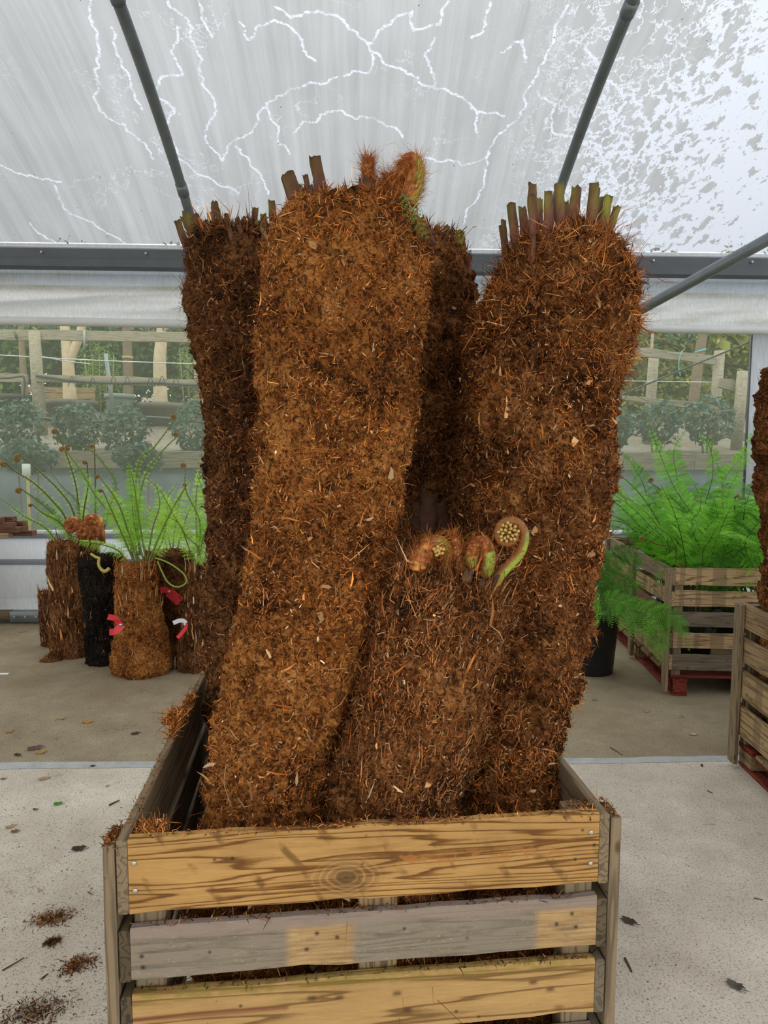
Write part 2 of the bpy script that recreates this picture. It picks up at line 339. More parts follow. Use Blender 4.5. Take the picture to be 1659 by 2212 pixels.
def m_film(name, tint, haze, hazecol, dirt=0.2):
    k = NT(name); o = k.obj()
    tr = k.n('BsdfTransparent'); tr.inputs['Color'].default_value = (*tint, 1)
    df = k.n('BsdfDiffuse'); df.inputs['Color'].default_value = (*hazecol, 1)
    tl = k.n('BsdfTranslucent'); tl.inputs['Color'].default_value = (*hazecol, 1)
    ad = k.n('MixShader'); ad.inputs[0].default_value = 0.5; k.l(df.outputs[0], ad.inputs[1]); k.l(tl.outputs[0], ad.inputs[2])
    h = k.math('ADD', haze - dirt * 0.5, k.math('MULTIPLY', k.noise(k.mapping(o, (1, 1, 0.7)), 1.8, 5, 0.6), dirt))
    mx = k.n('MixShader'); k.l(h, mx.inputs[0]); k.l(tr.outputs[0], mx.inputs[1]); k.l(ad.outputs[0], mx.inputs[2])
    k.l(mx.outputs[0], k.out.inputs[0]); return k.m
M['pane'] = m_film('hazy_clear_film', (0.96, 0.975, 0.94), 0.10, (0.62, 0.68, 0.50), 0.07)

def m_sheet(name, base, transl, algae, grime_scale=(1, 1, 1), blue=0.0):
    """white polythene / polycarbonate lit from both sides, with algae along its edges"""
    k = NT(name); o = k.obj(); st = k.noise(k.mapping(o, grime_scale), 14, 5, 0.65); big = k.noise(k.mapping(o, (0.5, 1, 2.5)), 2.2, 4)
    c = k.mix(k.ramp(st, [(0.38, 0.55), (0.62, 0.0)]), base, tuple(x * 0.72 for x in base))
    c = k.mix(k.math('MULTIPLY', k.ramp(big, [(0.52, 0.0), (0.68, 1.0)]), algae), c, (0.36, 0.34, 0.14))
    df = k.n('BsdfDiffuse'); k.l(c, df.inputs[0]); tl = k.n('BsdfTranslucent'); k.l(c, tl.inputs[0])
    mx = k.n('MixShader'); mx.inputs[0].default_value = transl; k.l(df.outputs[0], mx.inputs[1]); k.l(tl.outputs[0], mx.inputs[2])
    k.l(mx.outputs[0], k.out.inputs[0]); return k.m
M['curtain'] = m_sheet('white_polythene_curtain', (0.74, 0.75, 0.74), 0.35, 0.45, (6, 6, 0.8))
M['upper'] = m_sheet('pale_eave_sheet', (0.64, 0.69, 0.74), 0.4, 0.25, (7, 7, 0.6))  # bluish tint: sky glow through the sheet is mixed into its colour
M['polycarb'] = m_sheet('white_polycarbonate', (0.93, 0.96, 0.97), 0.25, 0.04, (16, 16, 0.7))  # base whitened to show daylight coming through the panel from behind
M['grime'] = m_sheet('grimy_grey_strip', (0.34, 0.36, 0.40), 0.2, 0.0, (22, 22, 0.7))
M['white_panel'] = m_sheet('white_panel', (0.80, 0.82, 0.84), 0.45, 0.03, (5, 5, 0.5))
M['membrane'] = simple('grey_blue_ground_membrane', (0.16, 0.19, 0.22), 0.6, 0.3, 0, 0.35, 5, 0.3)

# ------------------------------------------------------------------ mesh helpers
def root_loc(p):
    v = np.zeros(3)
    while p is not None: v = v + np.array(p.location); p = p.parent
    return v
def finish(ob, mat, parent, smooth):
    if mat is not None: ob.data.materials.append(mat)
    col.objects.link(ob)
    if parent is not None: ob.parent = parent
    if smooth: ob.data.polygons.foreach_set('use_smooth', np.ones(len(ob.data.polygons), bool))
    return ob
def mk(name, V, Fs, mat, parent=None, smooth=False, colors=None, local=False, extra=None):
    """V (n,3); Fs an (m,3|4) array or list of faces; world coordinates unless local"""
    V = np.asarray(V, float)
    if parent is not None and not local: V = V - root_loc(parent)
    me = bpy.data.meshes.new(name)
    if isinstance(Fs, np.ndarray):
        m, k = Fs.shape
        me.vertices.add(len(V)); me.vertices.foreach_set('co', V.astype(np.float32).ravel())
        me.loops.add(m * k); me.loops.foreach_set('vertex_index', Fs.astype(np.int32).ravel())
        me.polygons.add(m); me.polygons.foreach_set('loop_start', np.arange(0, m * k, k, dtype=np.int32))
        me.polygons.foreach_set('loop_total', np.full(m, k, np.int32)); me.update(calc_edges=True)
    else:
        me.from_pydata([tuple(x) for x in V], [], [tuple(int(i) for i in f) for f in Fs]); me.update()
    if colors is not None:
        at = me.attributes.new('Col', 'FLOAT_COLOR', 'POINT')
        c4 = np.ones((len(V), 4), np.float32); c4[:, :3] = colors; at.data.foreach_set('color', c4.ravel())
    if extra:
        for nm, (kind, arr) in extra.items():
            at = me.attributes.new(nm, kind, 'POINT'); at.data.foreach_set('vector' if kind == 'FLOAT_VECTOR' else 'value', np.asarray(arr, np.float32).ravel())
    return finish(bpy.data.objects.new(name, me), mat, parent, smooth)
def tag(o, label, cat, group=None):
    o['label'] = label; o['category'] = cat
    if group: o['group'] = group
    return o
def thing(name, label, cat, loc, rotz=0.0, group=None):
    o = bpy.data.objects.new(name, None); o.empty_display_size = 0.1; col.objects.link(o)
    o.location = tuple(float(x) for x in loc); o.rotation_euler = (0, 0, rotz); return tag(o, label, cat, group)
def struct(o): o['kind'] = 'structure'; return o
def stuff(o): o['kind'] = 'stuff'; return o

def box_geo(x0, x1, y0, y1, z0, z1):
    V = np.array([(x, y, z) for z in (z0, z1) for y in (y0, y1) for x in (x0, x1)], float)
    return V, np.array([(0, 2, 3, 1), (4, 5, 7, 6), (0, 1, 5, 4), (2, 6, 7, 3), (0, 4, 6, 2), (1, 3, 7, 5)])
def unit(v): v = np.asarray(v, float); return v / (np.linalg.norm(v, axis=-1, keepdims=True) + 1e-12)
def frames(pts):
    pts = np.asarray(pts, float); t = np.gradient(pts, axis=0); t = unit(t)
    ref = np.array([0.31, -0.9, 0.3]); a = unit(np.cross(t, ref)); b = np.cross(t, a); return t, a, b
def tube_geo(pts, rad, n=8, flat=1.0, cap=True):
    pts = np.asarray(pts, float); k = len(pts); rad = np.broadcast_to(np.asarray(rad, float), (k,))
    t, a, b = frames(pts); th = np.arange(n) / n * 2 * np.pi
    ring = a[:, None, :] * np.cos(th)[None, :, None] + b[:, None, :] * (np.sin(th) * flat)[None, :, None]
    V = (pts[:, None, :] + ring * rad[:, None, None]).reshape(-1, 3)
    F = [(i * n + j, i * n + (j + 1) % n, (i + 1) * n + (j + 1) % n, (i + 1) * n + j) for i in range(k - 1) for j in range(n)]
    if cap: F += [tuple(range(n - 1, -1, -1)), tuple((k - 1) * n + j for j in range(n))]
    return V, F
def tube(name, pts, rad, mat, parent=None, n=8, flat=1.0, smooth=True, colors=None):
    V, F = tube_geo(pts, rad, n, flat)
    c = None if colors is None else np.repeat(np.asarray(colors, float), n, axis=0)
    return mk(name, V, F, mat, parent, smooth, c)
def catmull(pts, n):
    pts = np.asarray(pts, float); k = len(pts)
    if k == 2: return pts[0] + (pts[1] - pts[0]) * np.linspace(0, 1, n)[:, None]
    q = np.vstack([2 * pts[0] - pts[1], pts, 2 * pts[-1] - pts[-2]])
    d = np.r_[0, np.cumsum(np.linalg.norm(np.diff(pts[:, :3], axis=0), axis=1))]
    s = np.linspace(0, d[-1], n); i = np.clip(np.searchsorted(d, s, 'right') - 1, 0, k - 2); t = ((s - d[i]) / (d[i + 1] - d[i] + 1e-12))[:, None]
    p0, p1, p2, p3 = q[i], q[i + 1], q[i + 2], q[i + 3]
    return 0.5 * (2 * p1 + (p2 - p0) * t + (2 * p0 - 5 * p1 + 4 * p2 - p3) * t ** 2 + (3 * p1 - p0 - 3 * p2 + p3) * t ** 3)
def merge(parts):
    V = []; F = []; o = 0
    for v, f in parts:
        V.append(np.asarray(v, float)); F += [tuple(int(i) + o for i in ff) for ff in f]; o += len(v)
    return np.vstack(V), F

# ------------------------------------------------------------------ the setting: floor
jy0, jy1 = G(0, 1655), G(1560, 1640)
jd = unit((jy1 - jy0)[:2]); jn = np.array([-jd[1], jd[0]])
def JP(s, off, z): b = jy0[:2] + jd * s + jn * off; return (b[0], b[1], z)
jw = 0.026
def slab_geo(o0, o1):
    V = [JP(s, o, z) for z in (-0.12, 0.0) for o in (o0, o1) for s in (-14, 18)]
    return np.array(V), [(0, 2, 3, 1), (4, 5, 7, 6), (0, 1, 5, 4), (2, 6, 7, 3), (0, 4, 6, 2), (1, 3, 7, 5)]
V, F = slab_geo(-14, -jw); floor = struct(mk('floor', V, F, M['slab_front']))
floor['label'] = 'pale concrete front slab of the greenhouse floor'
V, F = slab_geo(jw, 3.2); mk('slab', V, F, M['slab_back'], floor)
n = 500; ss = np.linspace(-4, 10, n)
wl = fbm(np.c_[ss * 3, np.zeros(n), np.zeros(n)], 3, 4) * 0.008; wr = fbm(np.c_[ss * 3, np.ones(n) * 9, np.zeros(n)], 3, 5) * 0.008
V = np.array([JP(s, -jw - 0.008 + a, 0.0015) for s, a in zip(ss, wl)] + [JP(s, jw + 0.008 + a, 0.0015) for s, a in zip(ss, wr)])
mk('joint_filler', V, [(i, i + 1, n + i + 1, n + i) for i in range(n - 1)], M['joint'], floor)

# ------------------------------------------------------------------ roof film, hoops
RC, RZ, RR = 2.15 - 6.80, 4.93 - 9.0, 9.0           # arc centre as offset from the wall plane
def arc(off, dr=0.0): return RZ + math.sqrt((RR + dr) ** 2 - (off - RC) ** 2)
def roof_hit(u, v):
    d = ray(u, v); lo, hi = 1.0, 14.0
    for _ in range(50):
        m = (lo + hi) / 2; p = CAMP + d * m; off = float(np.dot(p - W0, WN))
        inside = off < 0.02 and p[2] < arc(min(off, 0.0), 0.05)
        lo, hi = (m, hi) if inside else (lo, m)
    p = CAMP + d * lo; return float(np.dot(p - W0, WR)), float(np.dot(p - W0, WN))
def arclen(off): return RR * math.asin((off - RC) / RR)
VEINS = [
 [(595,15),(625,35),(660,32),(720,30),(750,42),(765,75),(785,100),(800,120),(795,155),(740,165),(700,180),(650,185),(610,205),(580,225),(585,255),(605,270),(600,295),(620,330)],
 [(800,120),(830,135),(870,155),(910,180),(960,195),(1010,215),(1030,240),(1040,280)], [(790,100),(820,65),(850,45),(890,25),(895,55),(950,50),(970,0)],
 [(515,50),(530,80),(560,60),(605,50),(650,75),(655,115),(685,135)],
 [(360,0),(375,25),(405,50),(410,90),(430,120),(435,165),(455,200),(465,240),(450,260),(445,300),(480,340),(500,300),(540,285),(560,250),(580,230)],
 [(190,0),(210,60),(215,110),(205,150),(215,190),(195,215),(210,245),(260,265),(300,300),(330,345)], [(345,160),(340,200),(370,230),(365,290),(380,330)],
 [(380,60),(375,110),(385,150),(345,160)], [(690,245),(730,240),(780,255),(850,275),(870,300)], [(510,310),(540,345),(560,380),(575,420)],
 [(1230,10),(1200,60),(1180,130),(1150,170),(1130,240),(1060,310),(1040,400),(1000,480)], [(1020,240),(1060,240),(1090,245)], [(1090,110),(1130,95),(1135,130)],
 [(900,350),(950,340),(1010,360),(1060,330)], [(120,400),(140,450),(200,480),(280,525)], [(0,360),(60,380),(130,390)], [(380,340),(430,380),(520,420)], [(60,480),(100,510),(130,530)],
 [(1230,90),(1270,110),(1300,160),(1350,210)], [(940,80),(920,120),(945,160),(940,190)], [(430,0),(430,40),(450,80)], [(1065,0),(1040,60),(1010,90)], [(640,290),(660,270),(690,265),(690,245)],
 [(1160,200),(1200,230),(1190,280),(1240,300)], [(1300,210),(1330,260),(1290,330),(1330,400)], [(240,60),(250,110),(280,160),(300,230)]]
vs = []
for pl in VEINS:
    q = np.array([(lambda a: (a[0], arclen(a[1])))(roof_hit(*p)) for p in pl])
    qq = []
    for a, b in zip(q[:-1], q[1:]):
        m = max(2, int(np.linalg.norm(b - a) / 0.012)); t = np.linspace(0, 1, m)[:, None]; qq.append(a + (b - a) * t)
    qq = np.vstack(qq); z0 = np.zeros(len(qq))
    qq = qq + 0.030 * np.c_[fbm(np.c_[qq * 7, z0], 3, 3), fbm(np.c_[qq * 7, z0 + 7], 3, 9)] + 0.012 * np.c_[vnoise(np.c_[qq * 30, z0], 5), vnoise(np.c_[qq * 30, z0 + 7], 6)]
    vs.append(qq)
vs = np.vstack(vs)
sg = np.r_[np.linspace(-14, -4.6, 10)[:-1], np.arange(-4.6, 4.9, 0.014), np.linspace(4.9, 14, 10)]
dg = np.r_[np.linspace(-9.3, -3.1, 30)[:-1], np.arange(-3.1, 0.0, 0.014), 0.0]
al = np.array([arclen(d) for d in dg]); zz = np.array([arc(d, 0.05) for d in dg])
dist = np.full((len(dg), len(sg)), 9.0)
gx = -4.6; c0 = 9; r0 = 29                                        # indices of the fine block
for (a, b) in vs:                                                # splat distances into the fine grid
    i = int(np.searchsorted(al, b)); j = int(np.searchsorted(sg, a)); i0, i1, j0, j1 = max(0, i - 7), i + 8, max(0, j - 7), j + 8
    dd = np.hypot(al[i0:i1, None] - b, sg[None, j0:j1] - a); blk = dist[i0:i1, j0:j1]; np.minimum(blk, dd, out=blk)
SG, DG = np.meshgrid(sg, dg); V = W0 + SG[..., None] * WR + DG[..., None] * WN; V[..., 2] += zz[:, None]
ni, nj = SG.shape; idx = np.arange(ni * nj).reshape(ni, nj)
F = np.stack([idx[:-1, :-1], idx[:-1, 1:], idx[1:, 1:], idx[1:, :-1]], -1).reshape(-1, 4)
suv = np.stack([SG, np.broadcast_to(al[:, None], SG.shape), np.zeros_like(SG)], -1).reshape(-1, 3)
ceiling = struct(mk('ceiling', V.reshape(-1, 3), F, M['roof'], None, True, None, False, {'suv': ('FLOAT_VECTOR', suv), 'vein': ('FLOAT', dist.ravel())}))
ceiling['label'] = 'curved translucent greenhouse film roof with pale water tracks'
def hoop(s):
    offs = np.linspace(-9.3, -0.02, 60); pts = [WP(s, o, arc(o, 0.0)) for o in offs]
    h = tube('hoop_pipe', pts, 0.043, M['galv'], ceiling, 12)
    for o in (-2.18, -0.62):
        q = [WP(s, o + e, arc(o + e)) for e in (-0.05, 0.0, 0.05)]
        tube('sleeve', q, 0.049, M['galv'], h, 12)
s_l = S(432, 545) - 0.0; s_r = S(1164, 553)
for s in (s_l, s_r, 2 * s_r - s_l, 2 * s_l - s_r): hoop(s)

# ------------------------------------------------------------------ back wall
zg_top, zg_bot = Z(829, 549), Z(829, 592)
z_up_bot, z_cur_bot, z_pipe = Z(829, 630), Z(829, 703), Z(829, 707)
z_base_top = Z(60, 1152); z_base_bot = Z(60, 1316)
SL, SR = -10.0, 10.0
def wbox(name, s0, s1, o0, o1, z0, z1, mat, parent=None, **k):
    V, F = box_geo(s0, s1, o0, o1, z0, z1)
    V = np.array([WP(a, b, c) for a, b, c in V]); return mk(name, V, F, mat, parent)
# gutter with lip
prof = [(-0.02, zg_top - 0.005), (-0.11, zg_top - 0.02), (-0.11, zg_bot + 0.075), (-0.135, zg_bot + 0.07), (-0.135, zg_bot), (0.06, zg_bot - 0.01), (0.08, zg_top), (-0.01, zg_top + 0.012)]
V = np.array([WP(s, a, b) for s in (SL, SR) for a, b in prof]); m = len(prof)
F = [(i, (i + 1) % m, m + (i + 1) % m, m + i) for i in range(m)] + [tuple(range(m - 1, -1, -1)), tuple(range(m, 2 * m))]
gut = struct(mk('trim_1', V, F, M['gutter'])); gut['label'] = 'dark grey metal gutter under the roof film'
wbox('sheet_clip', SL, SR, -0.10, -0.02, zg_top - 0.004, zg_top + 0.028, M['white_panel'], gut)
for s in np.arange(-4.2, 4.6, 0.97):
    V, F = tube_geo([WP(s, -0.10, zg_top - 0.06), WP(s, -0.135, zg_top - 0.06)], 0.011, 8); mk('bolt', V, F, M['bolt'], gut)
# wall: base panel is the wall itself
wall = struct(mk('wall_back', *(lambda g: (np.array([WP(*p) for p in g[0]]), g[1]))(box_geo(SL, SR, -0.012, 0.012, z_base_bot, z_base_top)), M['polycarb']))
wall['label'] = 'low white polycarbonate base panel of the greenhouse side wall'
wbox('panel_cap', SL, SR, -0.03, 0.03, z_base_top, z_base_top + 0.03, M['polycarb'], wall)
wbox('panel_groove', SL, SR, -0.02, -0.012, z_base_top - 0.05, z_base_top - 0.002, M['grime'], wall)
zr = (z_base_top + z_base_bot) / 2 + 0.07
wbox('panel_rib', SL, SR, -0.028, -0.012, zr, zr + 0.055, M['grime'], wall)
br = wbox('base_rail', SL, S(26, 1330), -0.03, 0.04, 0.02, z_base_bot - 0.002, M['w_batten'], wall)
br = wbox('base_rail', S(26, 1330), SR, -0.045, 0.04, 0.02, z_base_bot - 0.012, M['rail'], wall)
for s in np.r_[np.arange(S(37, 1332), -2.0, 0.107)[:6], S(37, 1332) + 2.1]:
    V, F = tube_geo([WP(s, -0.045, 0.075), WP(s, -0.058, 0.075)], 0.012, 10); mk('bolt', V, F, M['bolt'], br)
mk('footing', np.array([WP(*p) for p in box_geo(SL, SR, 0.0, 0.06, -0.1, 0.03)[0]]), box_geo(0, 1, 0, 1, 0, 1)[1], M['gutter'], wall)
# eave sheet and rolled curtain with folds
wbox('eave_sheet', SL, SR, -0.01, 0.0, z_up_bot, zg_bot, M['upper'], wall)
n, m = 420, 22; sg2 = np.linspace(SL, SR, n); hz = np.linspace(0, 1, m)
SS, HH = np.meshgrid(sg2, hz); q = np.c_[SS.ravel() * 0.8, HH.ravel() * 2.5 + SS.ravel() * 0.55, np.zeros(n * m)]
bulge = (0.03 * np.sin(HH * np.pi) + 0.045 * fbm(q, 3, 8).reshape(SS.shape) * np.sin(np.clip(HH, 0, 1) * np.pi) - 0.045)
Vc = W0 + SS[..., None] * WR + (bulge - 0.03)[..., None] * WN; Vc[..., 2] += z_up_bot + 0.006 + (z_cur_bot - z_up_bot - 0.006) * HH
idx = np.arange(n * m).reshape(m, n); Fq = np.stack([idx[:-1, :-1], idx[1:, :-1], idx[1:, 1:], idx[:-1, 1:]], -1).reshape(-1, 4)
mk('curtain', Vc.reshape(-1, 3), Fq, M['curtain'], wall, True)
pts = [WP(s, -0.085 + 0.006 * math.sin(s * 2.1), z_pipe + 0.006 * math.sin(s * 1.3)) for s in np.linspace(SL, SR, 60)]
tube('roll_pipe', pts, 0.040, M['white_pipe'], wall, 12)
# clear window film, two sheets; white end panel beyond the dark jamb line
s_wp0, s_wp1 = S(1628, 722), S(1606, 1000)
s_wp = S(1617, 860)
win = struct(wbox('window_1', SL, s_wp, -0.004, 0.004, z_base_top + 0.03, z_cur_bot + 0.03, M['pane'])); win['label'] = 'hazy clear film window above the base panel'
wp = wbox('end_panel', s_wp, SR, -0.03, 0.0, z_base_top + 0.03, z_cur_bot + 0.03, M['white_panel'], wall)
wbox('jamb', s_wp - 0.012, s_wp, -0.02, 0.01, z_base_top + 0.03, z_cur_bot + 0.03, M['gutter'], wall)
for s in (s_r,):
    tube('gutter_post', [WP(s, -0.17, 0.0), WP(s, -0.17, zg_bot + 0.03)], 0.045, M['galv'], wall, 12)
a = WP(s_r + 0.05, -0.17, Z(1170, 782, -0.17)); b = P(1659, 517, 4.5); tube('brace_pipe', [a, a + (b - a) * 0.5, a + (b - a) * 1.25], 0.040, M['galv'], ceiling, 12)
a = PW(1320, 862, 0.05); b = PW(1626, 736, 0.05); tube('bracing_wire', [a - (b - a) * 0.4, a, b], 0.009, M['hose'], wall, 6)

# ------------------------------------------------------------------ fibre, flakes and trunks
PAL = {'rust': [(0.38, 0.14, 0.030), (0.25, 0.085, 0.018), (0.14, 0.042, 0.010), (0.50, 0.23, 0.065), (0.05, 0.016, 0.005), (0.28, 0.085, 0.02)],
       'brown': [(0.22, 0.088, 0.026), (0.13, 0.047, 0.014), (0.065, 0.024, 0.008), (0.34, 0.16, 0.055), (0.028, 0.011, 0.005), (0.19, 0.06, 0.017)],
       'dark': [(0.11, 0.043, 0.014), (0.065, 0.025, 0.009), (0.022, 0.010, 0.004), (0.22, 0.10, 0.035), (0.15, 0.06, 0.02), (0.03, 0.013, 0.006)],
       'black': [(0.020, 0.014, 0.009), (0.010, 0.007, 0.005), (0.05, 0.032, 0.018), (0.028, 0.018, 0.011), (0.008, 0.006, 0.004), (0.012, 0.009, 0.006)],
       'pale': [(0.55, 0.36, 0.19), (0.42, 0.25, 0.11), (0.30, 0.155, 0.06), (0.62, 0.46, 0.28), (0.25, 0.12, 0.045), (0.36, 0.19, 0.08)],
       'fuzz': [(0.42, 0.155, 0.035), (0.30, 0.085, 0.02), (0.19, 0.048, 0.012), (0.52, 0.25, 0.07), (0.36, 0.12, 0.035), (0.24, 0.06, 0.016)]}
PSC = {'rust': 1.45, 'brown': 1.45, 'dark': 1.45, 'black': 1.3, 'pale': 1.1, 'fuzz': 1.15}
def palette(name, n): p = np.array(PAL[name]) * PSC[name]; return p[RNG.integers(0, len(p), n)] * np.exp(RNG.normal(0, 0.38, (n, 1)))

def fibre_geo(p0, d, nrm, L, w, curl):
    n = len(p0); side = unit(np.cross(d, nrm) + RNG.normal(0, 0.35, (n, 3)))
    c1 = RNG.normal(0, 1, (n, 3)) * (L * curl)[:, None]; c2 = RNG.normal(0, 1, (n, 3)) * (L * curl)[:, None]
    p1 = p0 + d * (L * 0.5)[:, None] + c1; p2 = p0 + d * L[:, None] + c1 * 0.5 + c2
    wv = side * w[:, None]
    V = np.stack([p0 - wv, p0 + wv, p1 - wv * 0.85, p1 + wv * 0.85, p2], 1).reshape(-1, 3)
    b = np.arange(n)[:, None] * 5
    F = np.concatenate([b + np.array([[0, 1, 3]]), b + np.array([[0, 3, 2]]), b + np.array([[2, 3, 4]])], 0)
    return V, F
def add_fibres(name, parent, p0, d, nrm, L, w, curl, cols, mat=None):
    V, F = fibre_geo(p0, d, nrm, L, w, curl)
    return stuff(mk(name, V, F, mat or M['fibre'], parent, False, np.repeat(cols, 5, axis=0)))
def flake_geo(p, nrm, size, n=5, thick=0.12):
    t = unit(np.cross(nrm, RNG.normal(0, 1, 3))); b = np.cross(nrm, t); asp = RNG.uniform(0.18, 0.55)
    th = np.sort(RNG.uniform(0, 2 * np.pi, n)) if n > 5 else np.arange(n) / n * 2 * np.pi + RNG.uniform(0, 0.7, n)
    r = size * RNG.uniform(0.65, 1.1, n); tilt = unit(nrm + RNG.normal(0, 0.35, 3)); t = unit(t - tilt * np.dot(t, tilt)); b = np.cross(tilt, t)
    top = p + (np.cos(th) * r)[:, None] * t + (np.sin(th) * r * asp)[:, None] * b + tilt * size * thick
    bot = top - tilt * size * thick * 1.2
    V = np.vstack([top, bot]); F = [tuple(range(n)), tuple(range(2 * n - 1, n - 1, -1))] + [(i, n + i, n + (i + 1) % n, (i + 1) % n) for i in range(n)]
    return V, F

def trunk_surface(ctrl, rows, segs, seed, amp, vertical=0.0, ledge=None):
    """ctrl rows: x y z r from bottom to top"""
    c = catmull(np.array(ctrl, float), rows); cen, rad = c[:, :3], c[:, 3]
    t = unit(np.gradient(cen, axis=0)); a = unit(np.cross(t, np.array([0, 1.0, 0.0]))); b = np.cross(a, t)
    th = np.arange(segs) / segs * 2 * np.pi
    dirs = a[:, None] * np.cos(th)[None, :, None] + b[:, None] * np.sin(th)[None, :, None]
    base = cen[:, None] + dirs * rad[:, None, None]
    q = base.reshape(-1, 3) * np.array([1, 1, 1 - 0.75 * vertical]); sc = 1 + 0 * q[:, 0]
    d = amp * (0.50 * fbm(q * 4.5, 2, seed) + 0.45 * fbm(q * 17, 2, seed + 3) + 0.40 * np.abs(fbm(q * 44, 2, seed + 5)) + 0.30 * vnoise(q * 120, seed + 8) - 1.3 * np.clip(fbm(q * 24, 2, seed + 31) - 0.30, 0, 0.6))
    disp = d.reshape(rows, segs)
    if ledge is not None:
        z0, step, slope = ledge
        zz = base[..., 2] + slope * (base[..., 0] - cen[:, None, 0]); disp = disp - step * (zz < z0) - 0.03 * np.exp(-((zz - z0) / 0.012) ** 2)
    pts = base + dirs * disp[..., None]
    return pts, cen, rad, t, dirs

from mathutils.bvhtree import BVHTree
def press_on(q, other):
    """flatten points q (rows, segs, 3) that lie inside another trunk back to its surface"""
    o = other['pts']; R, C = o.shape[:2]; ix = np.arange(R * C).reshape(R, C); nx = np.roll(ix, -1, 1)
    tri = np.stack([ix[:-1], nx[:-1], nx[1:], ix[1:]], -1).reshape(-1, 4); bv = BVHTree.FromPolygons(o.reshape(-1, 3).tolist(), tri.tolist())
    cz, cr = other['cen'], other['rad']; f = q.reshape(-1, 3).copy(); k = np.argmin(np.abs(f[:, 2][:, None] - cz[None, :, 2]), 1) if len(cz) < 40 else np.clip(np.searchsorted(cz[:, 2], f[:, 2]), 0, len(cz) - 1)
    near = np.where((np.hypot(f[:, 0] - cz[k, 0], f[:, 1] - cz[k, 1]) < cr[k] + 0.07) & (f[:, 2] < cz[-1, 2] + 0.05))[0]
    for i in near:
        loc, nm, _, d = bv.find_nearest(Vector(f[i]), 0.2)
        if loc is None: continue
        c = Vector(cz[k[i]]); outw = (loc - c); outw.z = 0
        if nm.dot(outw) < 0: nm = -nm
        if (Vector(f[i]) - loc).dot(nm) < 0.001: f[i] = np.array(loc + nm * 0.001)
    return f.reshape(q.shape)
CR_O = G(275, 1812, 0.915)[:2]; CR_A = math.radians(6.2)
def crate_local(q, o, a): dx, dy = q[..., 0] - o[0], q[..., 1] - o[1]; return dx * math.cos(a) + dy * math.sin(a), -dx * math.sin(a) + dy * math.cos(a)
def crate_world(q, x, y, o, a): q = q.copy(); q[..., 0] = o[0] + x * math.cos(a) - y * math.sin(a); q[..., 1] = o[1] + x * math.sin(a) + y * math.cos(a); return q
def press_box(q, o, a, x0=None, x1=None, y0=None, rim=0.915):
    x, y = crate_local(q, o, a); over = np.clip(q[..., 2] - rim, 0, 1) * 1.2
    if x1 is not None: x = np.minimum(x, x1 + over)
    if x0 is not None: x = np.maximum(x, x0 - over)
    if y0 is not None: y = np.maximum(y, y0 - over)
    return crate_world(q, x, y, o, a)
